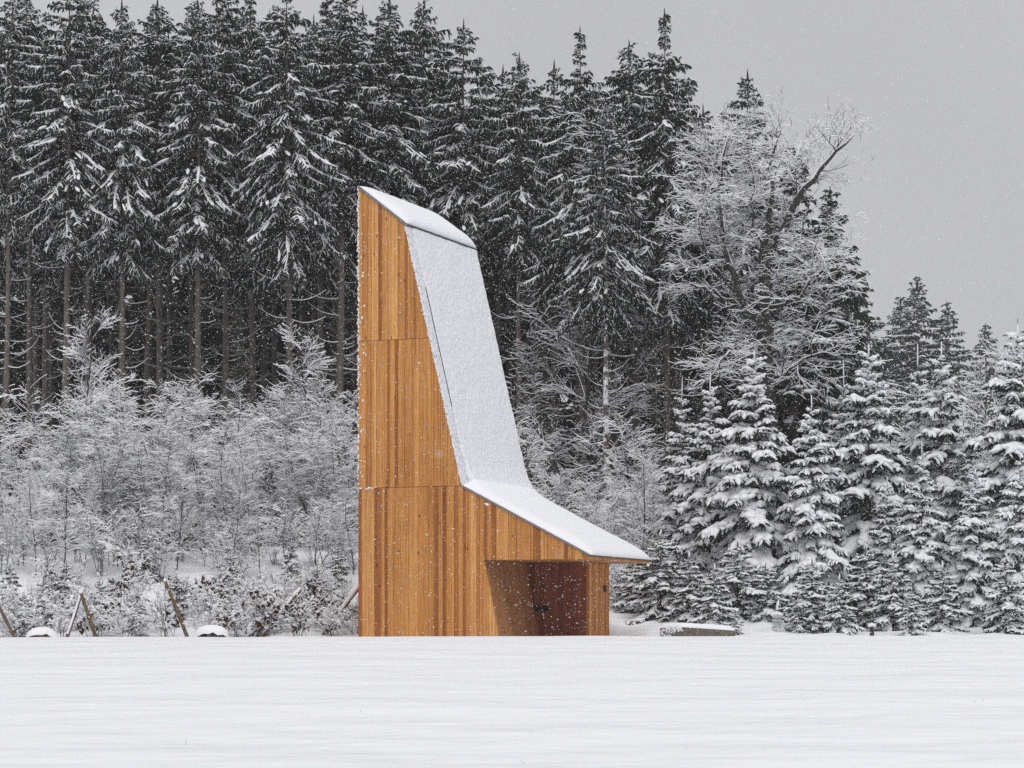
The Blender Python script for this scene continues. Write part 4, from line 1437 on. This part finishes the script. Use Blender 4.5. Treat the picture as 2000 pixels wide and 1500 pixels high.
# ------------------------------------------------------------------ grass tips, drifts, falling snow
m = MB(); rg = np.random.default_rng(9)
n = 70
Yg = rg.uniform(20, 62, n) ; Xg = rg.uniform(-0.24, 0.24, n) * Yg
Pg = np.array([[[x, y, gz(x, y) - 0.02], [x + rg.normal(0, .01), y, gz(x, y) + h * .5], [x + rg.normal(0, .03), y, gz(x, y) + h]] for x, y, h in zip(Xg, Yg, rg.uniform(0.02, 0.06, n))])
ribbons(m, Pg, np.full(n, 0.008), rg.uniform(-.5, .5, n), prof=(1, .8, .1))
tag(m.build("grass", M['grass'], None, False), "sparse dry grass tips poking out of the snow field", "grass", None, "stuff")

m = MB()
n = 76000
Yf = (rg.random(n) * (92 ** 3 - 3.0 ** 3) + 3.0 ** 3) ** (1 / 3)
near = rg.random(n) < 0.0016
Yf[near] = rg.uniform(2.5, 9, near.sum())
Xf = rg.uniform(-0.27, 0.27, n) * Yf
Zf = CAMZ + rg.uniform(-0.075, 0.30, n) * Yf
ok = Zf > ground(Xf, Yf) + 0.1
Xf, Yf, Zf = Xf[ok], Yf[ok], Zf[ok]; n = len(Xf)
sz = rg.lognormal(math.log(0.0062), 0.32, n) * np.clip((Yf / 40) ** 1.15, 0.26, 1.3)
c = np.column_stack([Xf, Yf, Zf])
dr = nrm(np.column_stack([rg.normal(0.85, .25, n), rg.normal(0, .4, n), -np.abs(rg.normal(0.5, .2, n))]))
s1 = nrm(np.cross(dr, rg.normal(0, 1, (n, 3)))); s2_ = np.cross(dr, s1)
ln = (sz * rg.uniform(1.2, 2.2, n))[:, None]; wd = (sz * rg.uniform(0.7, 1.0, n))[:, None]; w2 = (sz * rg.uniform(0.5, 0.9, n))[:, None]
V = np.stack([c - dr * ln, c + dr * ln, c + s1 * wd, c - s1 * wd * .5 + s2_ * w2, c - s1 * wd * .5 - s2_ * w2], 1)
of = np.array([[0, 2, 3], [0, 3, 4], [0, 4, 2], [1, 3, 2], [1, 4, 3], [1, 2, 4]])
m.add(V, (np.arange(n)[:, None, None] * 5 + of[None]).reshape(-1, 3))
tag(m.build("falling_snow", M['flake']), "snowflakes falling on the wind before the forest", "snowfall", None, "stuff")

# ------------------------------------------------------------------ haze
m = MB()
x0, x1, y0, y1, z0, z1 = -2600, 2600, -600, 2600, -6, 60
m.add([(x0, y0, z0), (x1, y0, z0), (x1, y1, z0), (x0, y1, z0), (x0, y0, z1), (x1, y0, z1), (x1, y1, z1), (x0, y1, z1)],
      [[0, 3, 2, 1], [4, 5, 6, 7], [0, 1, 5, 4], [1, 2, 6, 5], [2, 3, 7, 6], [3, 0, 4, 7]])
hm = bpy.data.materials.new("snow haze"); hm.use_nodes = True
hm.node_tree.nodes.clear()
pv = hm.node_tree.nodes.new('ShaderNodeVolumePrincipled'); ou = hm.node_tree.nodes.new('ShaderNodeOutputMaterial')
pv.inputs['Color'].default_value = (0.96, 0.97, 1.0, 1)
pv.inputs['Density'].default_value = 0.0005
hm.node_tree.links.new(pv.outputs[0], ou.inputs['Volume'])
HAZE = True
if HAZE:
    tag(m.build("haze", hm, None, False), "thin snowy haze in the air", "haze", None, "stuff")
